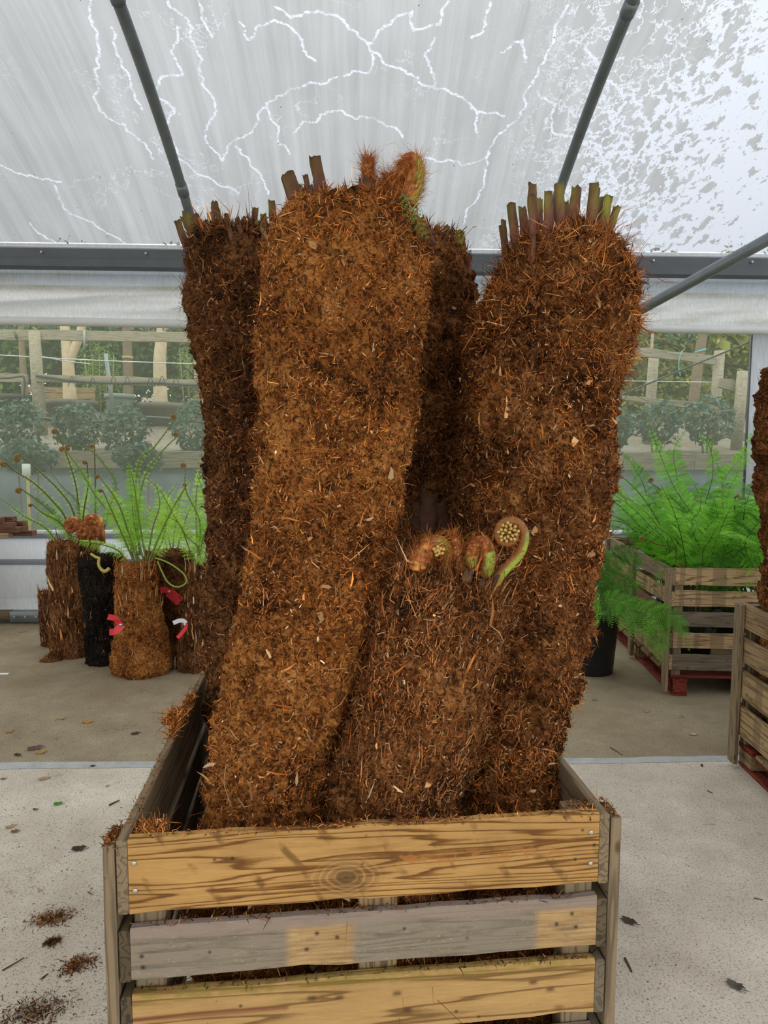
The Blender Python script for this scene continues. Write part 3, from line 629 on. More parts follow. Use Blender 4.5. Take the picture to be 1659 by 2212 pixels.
def trunk(name, label, cat, ctrl, mat, pal, seed, rows=300, segs=170, amp=0.03, nf=30000, flen=0.022, chips=200, bigchips=18, group=None,
          vertical=0.0, out=0.35, curl=0.22, ledge=None, topfuzz=1.0, fw=0.00105, pale=0.06, pal2=None, press=None):
    root = thing(name, label, cat, ctrl[0][:3], 0, group)
    pts, cen, rad, t, dirs = trunk_surface(ctrl, rows, segs, seed, amp, vertical, ledge)
    # rounded ragged top made of shrinking rings
    top = []
    for k in range(1, 9):
        f = k / 8.0; rr = math.cos(f * math.pi / 2 * 0.98); hgt = 0.13 * math.sin(f * math.pi / 2)
        ring = cen[-1] + (pts[-1] - cen[-1]) * rr + t[-1] * rad[-1] * hgt
        ring = ring + t[-1] * (fbm(ring * 22, 2, seed + 4) * amp * 0.9)[:, None]; top.append(ring)
    allp = np.vstack([pts, np.array(top)]); R = allp.shape[0]
    if press is not None: allp = press(allp)
    V = allp.reshape(-1, 3); idx = np.arange(R * segs).reshape(R, segs); nx = np.roll(idx, -1, 1)
    F = np.stack([idx[:-1], nx[:-1], nx[1:], idx[1:]], -1).reshape(-1, 4)
    mk('stem', V, F, mat, root, True)
    # surface normals
    du = np.roll(allp, -2, 1) - np.roll(allp, 2, 1); dv = np.gradient(allp, axis=0); nrm = unit(np.cross(du, dv))
    ctr = np.vstack([cen, np.repeat(cen[-1:], 8, 0)]); sgn = np.sign(np.sum(nrm * (allp - ctr[:, None]), -1, keepdims=True) + 1e-9); nrm = nrm * sgn
    tang = np.vstack([t, np.repeat(t[-1:], 8, 0)])
    # choose spots
    want = nf
    ri = RNG.integers(0, R - 2, want * 2); ci = RNG.integers(0, segs, want * 2)
    pr = 0.35 + 0.65 * (nrm[ri, ci][:, 1] < 0.25); cl = 0.5 + 0.5 * fbm(allp[ri, ci] * 26, 2, seed + 11); keep = (RNG.uniform(0, 1, want * 2) < pr * np.clip(cl * 2.4 - 0.35, 0.10, 1))
    ri, ci = ri[keep][:want], ci[keep][:want]; n = len(ri); p = allp[ri, ci] + RNG.normal(0, 0.003, (n, 3)); nn = nrm[ri, ci]; tt = unit(tang[ri]); bb = np.cross(nn, tt)
    ang = RNG.uniform(0, 2 * np.pi, n); ang = np.where(RNG.uniform(0, 1, n) < vertical, RNG.normal(math.pi / 2, 0.3, n), ang)
    o = np.abs(RNG.normal(0, out * 0.7, n)); d = unit(bb * np.cos(ang)[:, None] + tt * np.sin(ang)[:, None] + nn * o[:, None])
    L = RNG.gamma(2.6, flen * 0.62 / 2.6, n) * (1 + topfuzz * np.clip((ri / R - 0.85) / 0.15, 0, 1)); w = RNG.uniform(0.6, 1.6, n) * fw
    cols = palette(pal, n); k = RNG.uniform(0, 1, n) < pale; cols[k] = palette('pale', int(k.sum()))
    if pal2: k = fbm(p * 5, 2, seed + 21) > 0.15; cols[k] = palette(pal2, int(k.sum()))
    cols = cols * np.exp(0.42 * fbm(p * 3.2, 2, seed + 41) + 0.50 * fbm(p * 12, 2, seed + 43))[:, None] * np.array([1.05, 0.97, 0.95])
    cols = cols * np.minimum(1.0, 0.62 / cols.max(1, keepdims=True))
    add_fibres('fibres', root, p - nn * 0.0015, d, nn, L, w, curl, cols)
    # pale flakes, small ones joined, large ones singly
    ns_ = max(30, nf // 45); rs = RNG.integers(2, R - 6, ns_); cs = RNG.integers(0, segs, ns_); k = (nrm[rs, cs][:, 1] < 0.3) | (RNG.uniform(0, 1, ns_) < .35); rs, cs = rs[k], cs[k]; ns_ = len(rs)
    n3 = nrm[rs, cs]; t3_ = unit(tang[rs]); b3 = np.cross(n3, t3_); a3 = RNG.normal(math.pi / 2, 0.25 if vertical else 0.9, ns_)
    add_fibres('slivers', root, allp[rs, cs] - n3 * 0.002, unit(b3 * np.cos(a3)[:, None] + t3_ * np.sin(a3)[:, None] + n3 * np.abs(RNG.normal(0, .18, ns_))[:, None]), n3, RNG.gamma(3, 0.011 * (1.4 if vertical else 1), ns_), RNG.uniform(0.0014, 0.0034, ns_), 0.06,
               np.where(RNG.uniform(0, 1, (ns_, 1)) < .35, palette('pale', ns_) * .55, palette(pal, ns_)))
    def spot():
        for _ in range(20):
            r_, c_ = int(RNG.integers(2, R - 10)), int(RNG.integers(0, segs))
            if nrm[r_, c_][1] < 0.3 or RNG.uniform() < 0.3: break
        return allp[r_, c_] + nrm[r_, c_] * 0.0065, nrm[r_, c_]
    if chips:
        parts = []; cc = []
        for _ in range(chips):
            g = flake_geo(*spot(), float(RNG.uniform(0.0026, 0.0075))); parts.append(g); cc.append(np.repeat(palette('pale', 1), len(g[0]), 0))
        V, F = merge(parts); stuff(mk('small_flakes', V, F, M['chip'], root, False, np.vstack(cc)))
    for _ in range(bigchips):
        V, F = flake_geo(*spot(), float(RNG.uniform(0.009, 0.020)), 7); mk('wood_flake', V, F, M['chip'], root, False, np.repeat(palette('pale', 1) * 1.05, len(V), 0))
    root_info = dict(root=root, pts=allp, nrm=nrm, cen=cen, rad=rad, t=t, dirs=dirs)
    return root_info

BROWN_ST = np.array([(0.085, 0.045, 0.03), (0.13, 0.07, 0.04), (0.16, 0.10, 0.06)])
def stub(parent, a, b, w, green=0.0, bend=0.0, dark=1.0, curved=0.0, name='frond_stub'):
    """cut stalk from a (buried) to b"""
    a = np.asarray(a, float); b = np.asarray(b, float); n = 9; d = b - a; L = np.linalg.norm(d)
    s = np.linspace(-0.45 * min(1, 0.06 / L) - 0.25, 1, n)[:, None]
    side = unit(np.cross(d, np.array([0, 1.0, 0]))); pts = a + d * s + side * (curved * L * np.sin(np.clip(s, 0, 1) * np.pi))
    rad = w * np.linspace(1.12, 0.93, n) * RNG.uniform(0.95, 1.05, n)
    nseg = 10; V, F = tube_geo(pts, rad, nseg, 0.72)
    Vr = V.reshape(n, nseg, 3); Vr += (RNG.normal(0, 0.05, (n, nseg, 1)) * w) * unit(Vr - pts[:, None])
    Vr[-1] += unit(d) * (RNG.normal(0, 0.25, (nseg, 1)) * w) + unit(d) * (np.linspace(-1, 1, nseg)[:, None] * w * RNG.uniform(-0.5, 0.5))
    # a sunk cut face
    cut = pts[-1] - unit(d) * w * 0.3; V = np.vstack([Vr.reshape(-1, 3), cut]); F = F[:-1] + [((n - 1) * nseg + j, (n - 1) * nseg + (j + 1) % nseg, n * nseg) for j in range(nseg)]
    purple = np.array([0.21, 0.088, 0.065]) * dark; grn = np.array([0.33, 0.33, 0.05]); br = np.array([0.15, 0.075, 0.04]) * dark
    c = np.zeros((n, nseg, 3)); gmask = RNG.uniform(0, 1, nseg); gphase = RNG.uniform(0, 2 * np.pi); gside = 0.5 + 0.5 * np.cos(np.arange(nseg) / nseg * 2 * np.pi + gphase)
    for i in range(n):
        f = np.clip((i / (n - 1) - 0.45) / 0.35, 0, 1); gg = (green * f * (0.1 + 0.9 * gside))[:, None]
        base = purple * (1 - f) + br * f; c[i] = base * (1 - gg) + grn * gg
    c *= RNG.uniform(0.75, 1.2, (n, nseg, 1))
    cc = np.vstack([c.reshape(-1, 3), [[0.10, 0.06, 0.03]]]); cc[(n - 1) * nseg: n * nseg] *= 0.7
    return mk(name, V, F, M['stub'], parent, True, cc)
def fuzz_on(parent, pts, rad, n, L=0.02, pal='fuzz', w=0.0005, out=0.8, along=0.6):
    pts = np.asarray(pts, float); t, a, b = frames(pts); k = len(pts); i = RNG.integers(0, k, n); f = RNG.uniform(0, 1, n)[:, None]; j = np.minimum(i + 1, k - 1)
    th = RNG.uniform(0, 2 * np.pi, n); nn = a[i] * np.cos(th)[:, None] + b[i] * np.sin(th)[:, None]; r = np.broadcast_to(rad, (k,))
    p = pts[i] * (1 - f) + pts[j] * f + nn * r[i][:, None] * 0.92
    d = unit(nn * out + t[i] * along + RNG.normal(0, 0.3, (n, 3)))
    return add_fibres('fuzz', parent, p, d, nn, RNG.gamma(3, L / 3, n), RNG.uniform(0.7, 1.4, n) * w, 0.15, palette(pal, n))

def ctl(v, ul, ur, y): c = P((ul + ur) / 2, v, y); return (c[0], c[1], c[2], (ur - ul) / 2 / FPX * y * 0.985)
GRP = 'tree fern trunks standing in the slatted crate'
# --- trunk B: tall rust coloured one in front
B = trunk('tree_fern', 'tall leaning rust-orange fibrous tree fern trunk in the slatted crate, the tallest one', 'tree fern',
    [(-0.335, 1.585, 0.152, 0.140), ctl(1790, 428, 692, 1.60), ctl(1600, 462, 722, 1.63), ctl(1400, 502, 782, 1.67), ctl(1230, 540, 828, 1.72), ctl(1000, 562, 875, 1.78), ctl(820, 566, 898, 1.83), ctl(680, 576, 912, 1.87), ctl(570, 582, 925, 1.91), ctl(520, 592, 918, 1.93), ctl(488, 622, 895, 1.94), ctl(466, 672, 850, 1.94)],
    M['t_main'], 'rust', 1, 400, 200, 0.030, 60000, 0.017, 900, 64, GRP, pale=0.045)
# --- trunk A: dark one at the back left
A = trunk('tree_fern', 'dark brown tree fern trunk behind the rust one, brown cut stalks fanning from it', 'tree fern',
    [(-0.47, 2.26, 0.152, 0.135), ctl(1600, 452, 625, 2.26), ctl(1400, 449, 640, 2.28), ctl(1150, 450, 650, 2.31), ctl(950, 449, 655, 2.34), ctl(800, 436, 650, 2.36), ctl(700, 415, 640, 2.38), ctl(620, 404, 632, 2.40), ctl(570, 405, 620, 2.40), ctl(528, 416, 608, 2.41)],
    M['t_dark'], 'dark', 2, 300, 150, 0.034, 30000, 0.022, 300, 18, GRP, pal2='brown')
# --- trunk C: behind, centre
C_ = trunk('tree_fern', 'deep brown tree fern trunk wedged behind between the rust trunk and the flaring trunk', 'tree fern',
    [(0.12, 2.40, 0.152, 0.13), ctl(1400, 800, 1010, 2.40), ctl(1100, 805, 1015, 2.42), ctl(900, 805, 1022, 2.44), ctl(720, 800, 1024, 2.46), ctl(620, 795, 1022, 2.47), ctl(560, 800, 1008, 2.47), ctl(526, 818, 1000, 2.47)],
    M['t_mid'], 'brown', 3, 270, 140, 0.032, 26000, 0.02, 200, 10, GRP, pal2='dark')
# --- trunk D: right, flaring crown
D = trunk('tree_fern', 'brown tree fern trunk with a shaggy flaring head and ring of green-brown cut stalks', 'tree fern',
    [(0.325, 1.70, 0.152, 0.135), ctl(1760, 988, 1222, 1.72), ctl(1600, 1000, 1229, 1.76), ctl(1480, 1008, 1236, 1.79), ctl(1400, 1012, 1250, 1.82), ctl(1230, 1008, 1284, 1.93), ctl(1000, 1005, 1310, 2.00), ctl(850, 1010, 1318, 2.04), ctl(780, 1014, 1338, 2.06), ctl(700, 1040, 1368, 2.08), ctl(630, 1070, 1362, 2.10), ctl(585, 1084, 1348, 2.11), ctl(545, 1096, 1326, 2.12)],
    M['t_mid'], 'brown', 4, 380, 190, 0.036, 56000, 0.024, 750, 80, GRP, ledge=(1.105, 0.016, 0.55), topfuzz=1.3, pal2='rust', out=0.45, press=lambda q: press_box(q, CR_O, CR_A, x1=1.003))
# --- trunk E: short front one with croziers
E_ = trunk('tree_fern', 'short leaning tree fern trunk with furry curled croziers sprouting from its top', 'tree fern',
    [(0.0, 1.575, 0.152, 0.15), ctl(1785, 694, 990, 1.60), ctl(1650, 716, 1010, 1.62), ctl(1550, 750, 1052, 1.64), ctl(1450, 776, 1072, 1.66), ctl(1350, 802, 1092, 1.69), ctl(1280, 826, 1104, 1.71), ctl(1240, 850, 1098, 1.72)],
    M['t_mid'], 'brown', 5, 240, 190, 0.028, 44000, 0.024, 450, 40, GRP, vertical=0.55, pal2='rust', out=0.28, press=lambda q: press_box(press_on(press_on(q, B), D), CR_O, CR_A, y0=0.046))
# --- trunk F: short dark one in the shade
F_ = trunk('tree_fern', 'short tree fern trunk with flat cut stalks, in the shade behind the croziers', 'tree fern',
    [(0.12, 2.12, 0.152, 0.10), ctl(1300, 838, 998, 2.10), ctl(1160, 844, 1002, 2.13), ctl(1120, 852, 996, 2.13)],
    M['t_mid'], 'brown', 6, 150, 110, 0.024, 9000, 0.018, 30, 0, GRP, vertical=0.6, press=lambda q: press_on(press_on(q, C_), D))

def crown_y(info, u, v, k=0.75):
    """depth for something growing at pixel u: on the near half of the crown ring"""
    c = info['cen'][-1]; r = max(info['rad'][-1], info.get('cr', 0)); x = P(u, v, c[1])[0] - c[0]; return c[1] - k * math.sqrt(max(0.0, r * r - x * x))
def px_stub(info, a, b, w, k=0.75, **kw):
    y = crown_y(info, a[0], a[1], k); lean = kw.pop('lean', 0.0)
    return stub(info['root'], P(a[0], a[1], y), P(b[0], b[1], y + lean), w * 1.12 / 2 / FPX * y, **kw)
B['cr'] = 0.19
for a, b, w, g, k in [((1090,546),(1082,488),10,.8,.1), ((1093,535),(1087,476),11,.6,.3), ((1114,532),(1104,442),19,.35,.6), ((1132,483),(1128,449),18,.5,.2), ((1154,496),(1148,424),20,.4,.8),
    ((1150,430),(1150,399),18,.5,-.5), ((1184,491),(1185,414),18,.6,.85), ((1210,491),(1208,400),21,.5,.6), ((1166,468),(1166,430),13,.6,.1), ((1237,480),(1246,405),21,.85,.5), ((1273,513),(1284,397),21,.3,.8),
    ((1288,455),(1291,405),10,.8,.2), ((1290,485),(1298,427),14,.95,.3), ((1298,513),(1316,424),18,.85,.55), ((1309,516),(1332,451),16,.8,.2), ((1259,524),(1258,500),14,.0,1.05), ((1151,558),(1154,508),10,.0,1.15),
    ((1225,470),(1222,440),14,.3,-.3), ((1365,620),(1352,548),14,.1,.0)]:
    px_stub(D, a, b, w, k, green=g)
for a, b, w, g, k in [((645,445),(622,375),29,.35,.5), ((632,440),(614,385),14,.0,.6), ((694,415),(680,342),24,.05,.4), ((672,445),(660,380),11,.0,.8), ((683,445),(670,402),12,.0,.85), ((786,430),(790,388),26,.0,.8),
    ((863,475),(880,440),10,.0,.9), ((853,470),(864,440),7,.0,.9), ((655,430),(648,400),10,.2,.2)]:
    px_stub(B, a, b, w, k + .15, green=g, dark=0.8)
for a, b, w, g, k in [((428,525),(400,466),22,.45,.4), ((408,548),(383,476),14,.3,.2), ((444,525),(420,468),20,.25,.6), ((466,470),(463,436),15,.25,.2), ((590,480),(587,436),15,.5,.3), ((549,475),(552,448),12,.8,.1),
    ((482,505),(470,456),11,.1,.7), ((503,525),(488,462),9,.0,.9), ((455,505),(456,482),11,.7,.8), ((575,500),(568,462),13,.5,.6), ((520,500),(512,470),10,.0,.8)]:
    px_stub(A, a, b, w, k + .2, green=g, dark=0.75)
px_stub(A, (580, 550), (551, 478), 10, 1.05, green=0.4, dark=1.6, curved=-0.12)
for a, b, w, g, k in [((962,520),(966,490),14,.8,.3), ((988,545),(994,502),19,.7,.5), ((945,520),(946,486),10,.1,.3), ((976,520),(980,498),8,.3,.0)]:
    px_stub(C_, a, b, w, k, green=g)
for a, b, w in [((962,1150),(948,1088),30), ((925,1120),(926,1068),36), ((905,1115),(900,1085),20), ((870,1160),(868,1116),22), ((905,1165),(902,1118),26)]:
    px_stub(F_, a, b, w, 0.9, dark=0.5)  # dark=0.5 deepens these stalks to the shadow tone behind the croziers
for a, b, w, dk in [((1001,1285),(1010,1240),24,1.3), ((1036,1300),(1042,1255),13,1.0), ((1052,1290),(1075,1245),9,.6), ((938,1280),(946,1258),8,2.2)]:
    stub(E_['root'], P(a[0], a[1], 1.60), P(b[0], b[1], 1.545), w * 1.15 / 2 / FPX * 1.55, dark=dk)

# ragged crown litter: twiggy strips and tufts
def tuft(info, n, L, pal, up=0.9, spread=0.5, w=0.0011, rmin=0.2, rmax=1.0, seed=0):
    c = info['cen'][-1]; r = info['rad'][-1]; ph = RNG.uniform(0, 2 * np.pi, n); rr = r * np.sqrt(RNG.uniform(rmin ** 2, rmax ** 2, n))
    p = c + np.c_[np.cos(ph) * rr, np.sin(ph) * rr, 0.12 * r * np.sqrt(np.clip(1 - (rr / r) ** 2, 0, 1)) - 0.008 + RNG.normal(0, 0.01, n)]
    d = unit(np.c_[np.cos(ph) * spread, np.sin(ph) * spread, np.full(n, up)] + RNG.normal(0, 0.4, (n, 3)))
    add_fibres('crown_tuft', info['root'], p, d, np.c_[np.cos(ph), np.sin(ph), np.zeros(n)], RNG.gamma(3, L / 3, n), RNG.uniform(0.5, 1.5, n) * w, 0.2, palette(pal, n))
tuft(B, 2600, 0.020, 'brown', up=.5, rmax=1.5); tuft(B, 260, 0.034, 'dark', w=0.003); tuft(A, 2200, 0.024, 'dark', w=0.0014, up=.6); tuft(A, 420, 0.045, 'brown', w=0.0032, up=1.0)
tuft(C_, 1500, 0.022, 'brown'); tuft(C_, 140, 0.035, 'dark', w=0.003); tuft(D, 4200, 0.026, 'rust', up=0.4); tuft(E_, 2200, 0.018, 'brown', up=.5); tuft(E_, 240, 0.045, 'pale', w=0.002, up=0.4, rmin=0.7); tuft(F_, 500, 0.02, 'dark')
# shaggy skirts of long fibre round the flaring head
def shag(info, z0, z1, n, L, pal, xmin=-9, w=0.0009):
    R = info['cen'].shape[0]; zc = info['cen'][:, 2]; ri = np.where((zc > z0) & (zc < z1))[0]
    r_ = RNG.choice(ri, n); c_ = RNG.integers(0, info['pts'].shape[1], n); p = info['pts'][r_, c_]; nn = info['nrm'][r_, c_]; k = p[:, 0] > xmin; p, nn = p[k], nn[k]; n = len(p)
    cl = vnoise(p * 30, 4); d = unit(nn * 0.7 + np.c_[np.zeros(n), np.zeros(n), cl * 0.9 - 0.1] + RNG.normal(0, 0.55, (n, 3)))
    add_fibres('long_fibres', info['root'], p - nn * 0.004, d, nn, RNG.gamma(3, L / 3, n), RNG.uniform(0.5, 1.4, n) * w, 0.25, palette(pal, n))
shag(D, 1.95, 2.45, 6500, 0.030, 'rust'); shag(D, 1.95, 2.4, 3800, 0.042, 'fuzz', 0.66); shag(B, 1.5, 2.45, 3500, 0.018, 'rust'); shag(A, 1.8, 2.6, 3000, 0.026, 'dark'); shag(E_, 0.9, 1.4, 2500, 0.022, 'brown')

# --- croziers on E
def crozier_pts(base, tip_c, R, turns, y, start_ang, cw=1, n=40):
    """stalk from base up to a coil centred on tip_c (pixels)"""
    pass
yE = 1.60
def pxs(lst, y, n=30, dy=0.0):
    q = np.array([P(u, v, y + dy * i / max(1, len(lst) - 1)) for i, (u, v) in enumerate(lst)]); return catmull(q, n)
stalk = [(1070,1262),(1078,1245),(1098,1222),(1122,1195),(1131,1168),(1130,1146),(1116,1129),(1098,1125),(1082,1133),(1074,1150),(1080,1167),(1096,1173),(1110,1166),(1114,1152),(1106,1142),(1095,1143),(1091,1152),(1097,1158)]
q = pxs(stalk, yE, 70, 0.0); n = len(q); q[:, 1] += np.linspace(0, -0.012, n)
rad = np.interp(np.linspace(0, 1, n), [0, .35, .5, .7, 1], [.0125, .0115, .0115, .009, .004])
V, F = tube_geo(q, rad, 12); t, a, b = frames(q); Vr = V.reshape(n, 12, 3)
inner = np.array(P(1098, 1150, yE)); outward = unit(q - inner)
c = np.zeros((n, 12, 3))
for i in range(n):
    nn = unit(Vr[i] - q[i]); f = i / (n - 1); g = (nn @ (outward[i] if f > .28 else unit(np.array([1.0, -0.25, -0.3])))) > (0.05 if f < .28 else 0.25 if f < .42 else 2)
    c[i] = np.where(g[:, None], np.array([0.30, 0.42, 0.045]) if f < .36 else np.array([0.24, 0.30, 0.07]), np.array([0.27, 0.105, 0.028]))
cz = mk('crozier', V, F, M['stem'], E_['root'], True, (c * RNG.uniform(.85, 1.15, (n, 12, 1))).reshape(-1, 3)); cz['label'] = 'large coiled brown and green crozier'
fuzz_on(cz, q[10:], rad[10:], 1400, 0.006, 'fuzz', 0.0004, 0.7, 0.5)
for k in range(22):
    aa = k * 2.4; r = 0.0205 * math.sqrt(k / 22); p = P(1097, 1150, yE - 0.020) + np.array([math.cos(aa) * r, RNG.normal(0, .0015), math.sin(aa) * r])
    e = p + np.array([math.cos(aa) * .006, -.003, math.sin(aa) * .006]); V, F = tube_geo([p, (p + e) / 2, e, e + (e - p) * .25], [.0028, .0040, .0038, .001], 6); mk('knob', V, F, M['stem'], cz, True, np.repeat([[0.52, 0.36, 0.10]], len(V), 0))
def furry(info_root, lst, y, rpx, greens=(), pal='fuzz', nf=1500, L=0.02, name='crozier', dy=0.0):
    q = pxs(lst, y, 26, dy); rad = np.interp(np.linspace(0, 1, 26), np.linspace(0, 1, len(rpx)), rpx) / FPX * y
    V, F = tube_geo(q, rad, 12); n = 26; c = np.repeat(palette(pal, n * 12) * .9, 1, 0).reshape(n, 12, 3); Vr = V.reshape(n, 12, 3)
    for (f0, f1, dirv, thr) in greens:
        for i in range(n):
            if f0 <= i / (n - 1) <= f1:
                g = (unit(Vr[i] - q[i]) @ unit(np.array(dirv))) > thr; c[i][g] = (0.31, 0.42, 0.06)
    o = mk(name, V, F, M['stem'], info_root, True, c.reshape(-1, 3))
    # fur avoids the bare green side
    fz = fuzz_on(o, q, rad, nf, L, pal, 0.00045, 0.55, 0.9)
    return o
furry(E_['root'], [(905,1232),(912,1205),(925,1182),(945,1172),(962,1185),(964,1205),(955,1222)], 1.60, [22, 25, 23, 19, 16, 12, 7], [(.55, .95, (.3, -1, -.2), .55)], 'fuzz', 2600, .016)
for k in range(10):
    aa = k * 2.4; r = .013 * math.sqrt(k / 10); p = P(948, 1190, 1.565) + np.array([math.cos(aa) * r, 0, math.sin(aa) * r]); V, F = tube_geo([p, p + np.array([0, -.004, 0]), p + np.array([0, -.006, 0])], [.0042, .0042, .0015], 6)
    mk('knob', V, F, M['stem'], E_['root'], True, np.repeat([[0.55, 0.36, 0.10]], len(V), 0))
furry(E_['root'], [(985,1240),(984,1205),(983,1175),(979,1155)], 1.61, [14, 18, 15, 6], (), 'fuzz', 1400, .016)
furry(E_['root'], [(1014,1242),(1016,1215),(1020,1190),(1030,1170)], 1.60, [13, 15, 15, 12], [(0, .55, (0, -1, 0), .45)], 'fuzz', 900, .014)
furry(E_['root'], [(1046,1245),(1054,1215),(1052,1185),(1040,1170),(1026,1180),(1020,1200)], 1.605, [14, 16, 16, 16, 13, 9], [(0, .45, (.7, -1, 0), .35)], 'fuzz', 1300, .014)
# --- furry buds on B
furry(B['root'], [(880,440),(893,400),(897,365),(888,348),(872,362),(866,385)], 1.80, [22, 21, 20, 19, 17, 8], [(.05, .6, (1, -.45, .1), .62)], 'fuzz', 2600, .02)
furry(B['root'], [(880,440),(860,415),(845,395),(832,392)], 1.84, [30, 32, 26, 14], (), 'fuzz', 2600, .024)
furry(B['root'], [(796,430),(796,390),(795,360),(795,342)], 1.86, [14, 13, 12, 10], (), 'fuzz', 1800, .02)
px_stub(B, (925, 505), (910, 470), 14, 0.4, dark=.6)

# ------------------------------------------------------------------ fern fronds
def frond_geo(path, width, npin=26, npl=11, droop=0.3, face=None, bare=0.18, taper=1.0, gcol=(0.12, 0.30, 0.03), stem_r=0.004, curl_tip=0.0, stemcol=None, fold=0.15, pwf=0.50, clampf=None):
    """two-times-pinnate frond along a 3-D path; returns leaf (V,F,C) and stem (V,F,C)"""
    path = catmull(path, 60); path = path if clampf is None else clampf(path); t = unit(np.gradient(path, axis=0))
    up = np.array([0.0, -0.35, 1.0]) if face is None else np.asarray(face, float)
    side = unit(np.cross(t, up)); nrm = np.cross(side, t)
    LV, LF, LC = [], [], []; base_i = 0
    fs = np.linspace(bare, 0.985, npin); spacing = (1 - bare) / npin
    total = np.sum(np.linalg.norm(np.diff(path, axis=0), axis=1))
    for f in fs:
        i = int(f * 59); x = (f - bare) / (1 - bare)
        prof = (np.sin(np.clip(0.16 + x * 0.84, 0, 1) ** 0.75 * np.pi) * 0.92 + 0.06) * taper
        L = width * max(0.06, prof)
        for sgn in (-1, 1):
            Lk = L * RNG.uniform(0.88, 1.1); d = unit(side[i] * sgn + t[i] * 0.42 + nrm[i] * fold + RNG.normal(0, 0.06, 3))
            k = npl; s = np.linspace(0.05, 1, k)[:, None]
            mid = path[i] + d * Lk * s - np.array([0, 0, 1.0]) * (droop * Lk * s ** 2) + t[i] * (0.10 * Lk * s ** 2)
            dd = unit(np.gradient(mid, axis=0)); pn = unit(np.cross(dd, nrm[i])); w = np.minimum(Lk * 0.4, total * spacing * pwf)
            pw = w * np.sin(np.clip(0.2 + 0.8 * s[:, 0], 0, 1) * np.pi * 0.96) ** 0.7 * 1.0
            stp = Lk / k
            for ps in (-1, 1):
                tipv = mid + pn * ps * pw[:, None] + dd * (stp * 0.75) - np.array([0, 0, 1.0]) * (0.12 * pw[:, None])
                a_ = mid - dd * stp * 0.34; b_ = mid + dd * stp * 0.34; m_ = (mid + tipv) / 2 + nrm[i] * 0.0006
                q = np.stack([a_, tipv - dd * stp * 0.25, tipv + dd * stp * 0.12, b_], 1).reshape(-1, 3)
                bi = base_i + np.arange(k) * 4; LV.append(q); LF.append(np.stack([bi, bi + 1, bi + 2, bi + 3], 1) if ps > 0 else np.stack([bi + 3, bi + 2, bi + 1, bi], 1)); base_i += 4 * k
                cv = np.array(gcol) * RNG.uniform(0.8, 1.42); cc = np.repeat(cv[None], 4 * k, 0) * np.repeat(RNG.uniform(0.85, 1.15, (k, 1)), 4, 0); LC.append(cc)
    rad = np.linspace(stem_r, stem_r * (0.6 if curl_tip else 0.22), 60); SV, SF = tube_geo(path, rad, 6)
    sc = np.array((0.17, 0.20, 0.045) if stemcol is None else stemcol); sc = np.repeat(np.repeat(sc[None], 60, 0), 6, 0)
    return (np.vstack(LV), np.vstack(LF), np.vstack(LC)), (SV, SF, sc)
def frond(parent, path, width, **kw):
    tipc = kw.pop('tip', None); kw['curl_tip'] = tipc or 0; (V, F, C), (SV, SF, SC) = frond_geo(path, width, **kw)
    st = mk('frond', SV, SF, M['stem'], parent, True, SC); stuff(mk('leaflets', V, F, M['leaf'], st, False, np.clip(C, 0, 1)))
    if tipc:
        pth = catmull(path, 60); pth = pth if kw.get('clampf') is None else kw['clampf'](pth); e = pth[-1]; dirn = unit(pth[-1] - pth[-4]); sd = unit(np.cross(dirn, np.array([0, 1.0, 0]))) * (1 if tipc > 0 else -1); R = abs(tipc)
        th = np.linspace(0, 3.3 * np.pi, 34); rr = R * np.linspace(1, 0.22, 34); cen = e + sd * R
        sp = cen + np.array([(-sd * math.cos(x) + dirn * math.sin(x)) * r for x, r in zip(th, rr)]) + np.c_[np.zeros(34), np.linspace(0, -R * 0.5, 34), np.zeros(34)]
        V, F = tube_geo(sp, np.linspace(0.36, 0.22, 34) * R, 7); cc = np.repeat(np.linspace(0, 1, 34)[:, None] * np.array([[0.20, 0.09, 0.02]]) + (1 - np.linspace(0, 1, 34))[:, None] * np.array([[0.24, 0.17, 0.035]]), 7, 0)
        o = mk('curled_tip', V, F, M['stem'], st, True, cc); fuzz_on(o, sp, R * 0.3, 160, R * 0.25, 'fuzz', 0.0007)
    return st
# little green frond on B's crown
frond(B['root'], [P(868, 418, 1.74), P(884, 440, 1.73), P(902, 478, 1.725), P(916, 502, 1.72), P(929, 524, 1.72)], 0.026, npin=11, npl=5, pwf=.3, droop=0.1, face=(0.1, -1, 0.3), bare=0.05, gcol=(0.11, 0.30, 0.06), stem_r=0.0014, fold=0.0)
def arch(base, az, elev, L, bendv, n=7, twist=0.0):
    """path that starts steep and arches over"""
    p = np.array(base, float); pts = [p.copy()]; e = elev; a = az
    for i in range(n - 1):
        d = np.array([math.cos(a) * math.cos(e), math.sin(a) * math.cos(e), math.sin(e)]); p = p + d * L / (n - 1); pts.append(p.copy()); e -= bendv / (n - 1) * (0.5 + i / n); a += twist / n
    return np.array(pts)

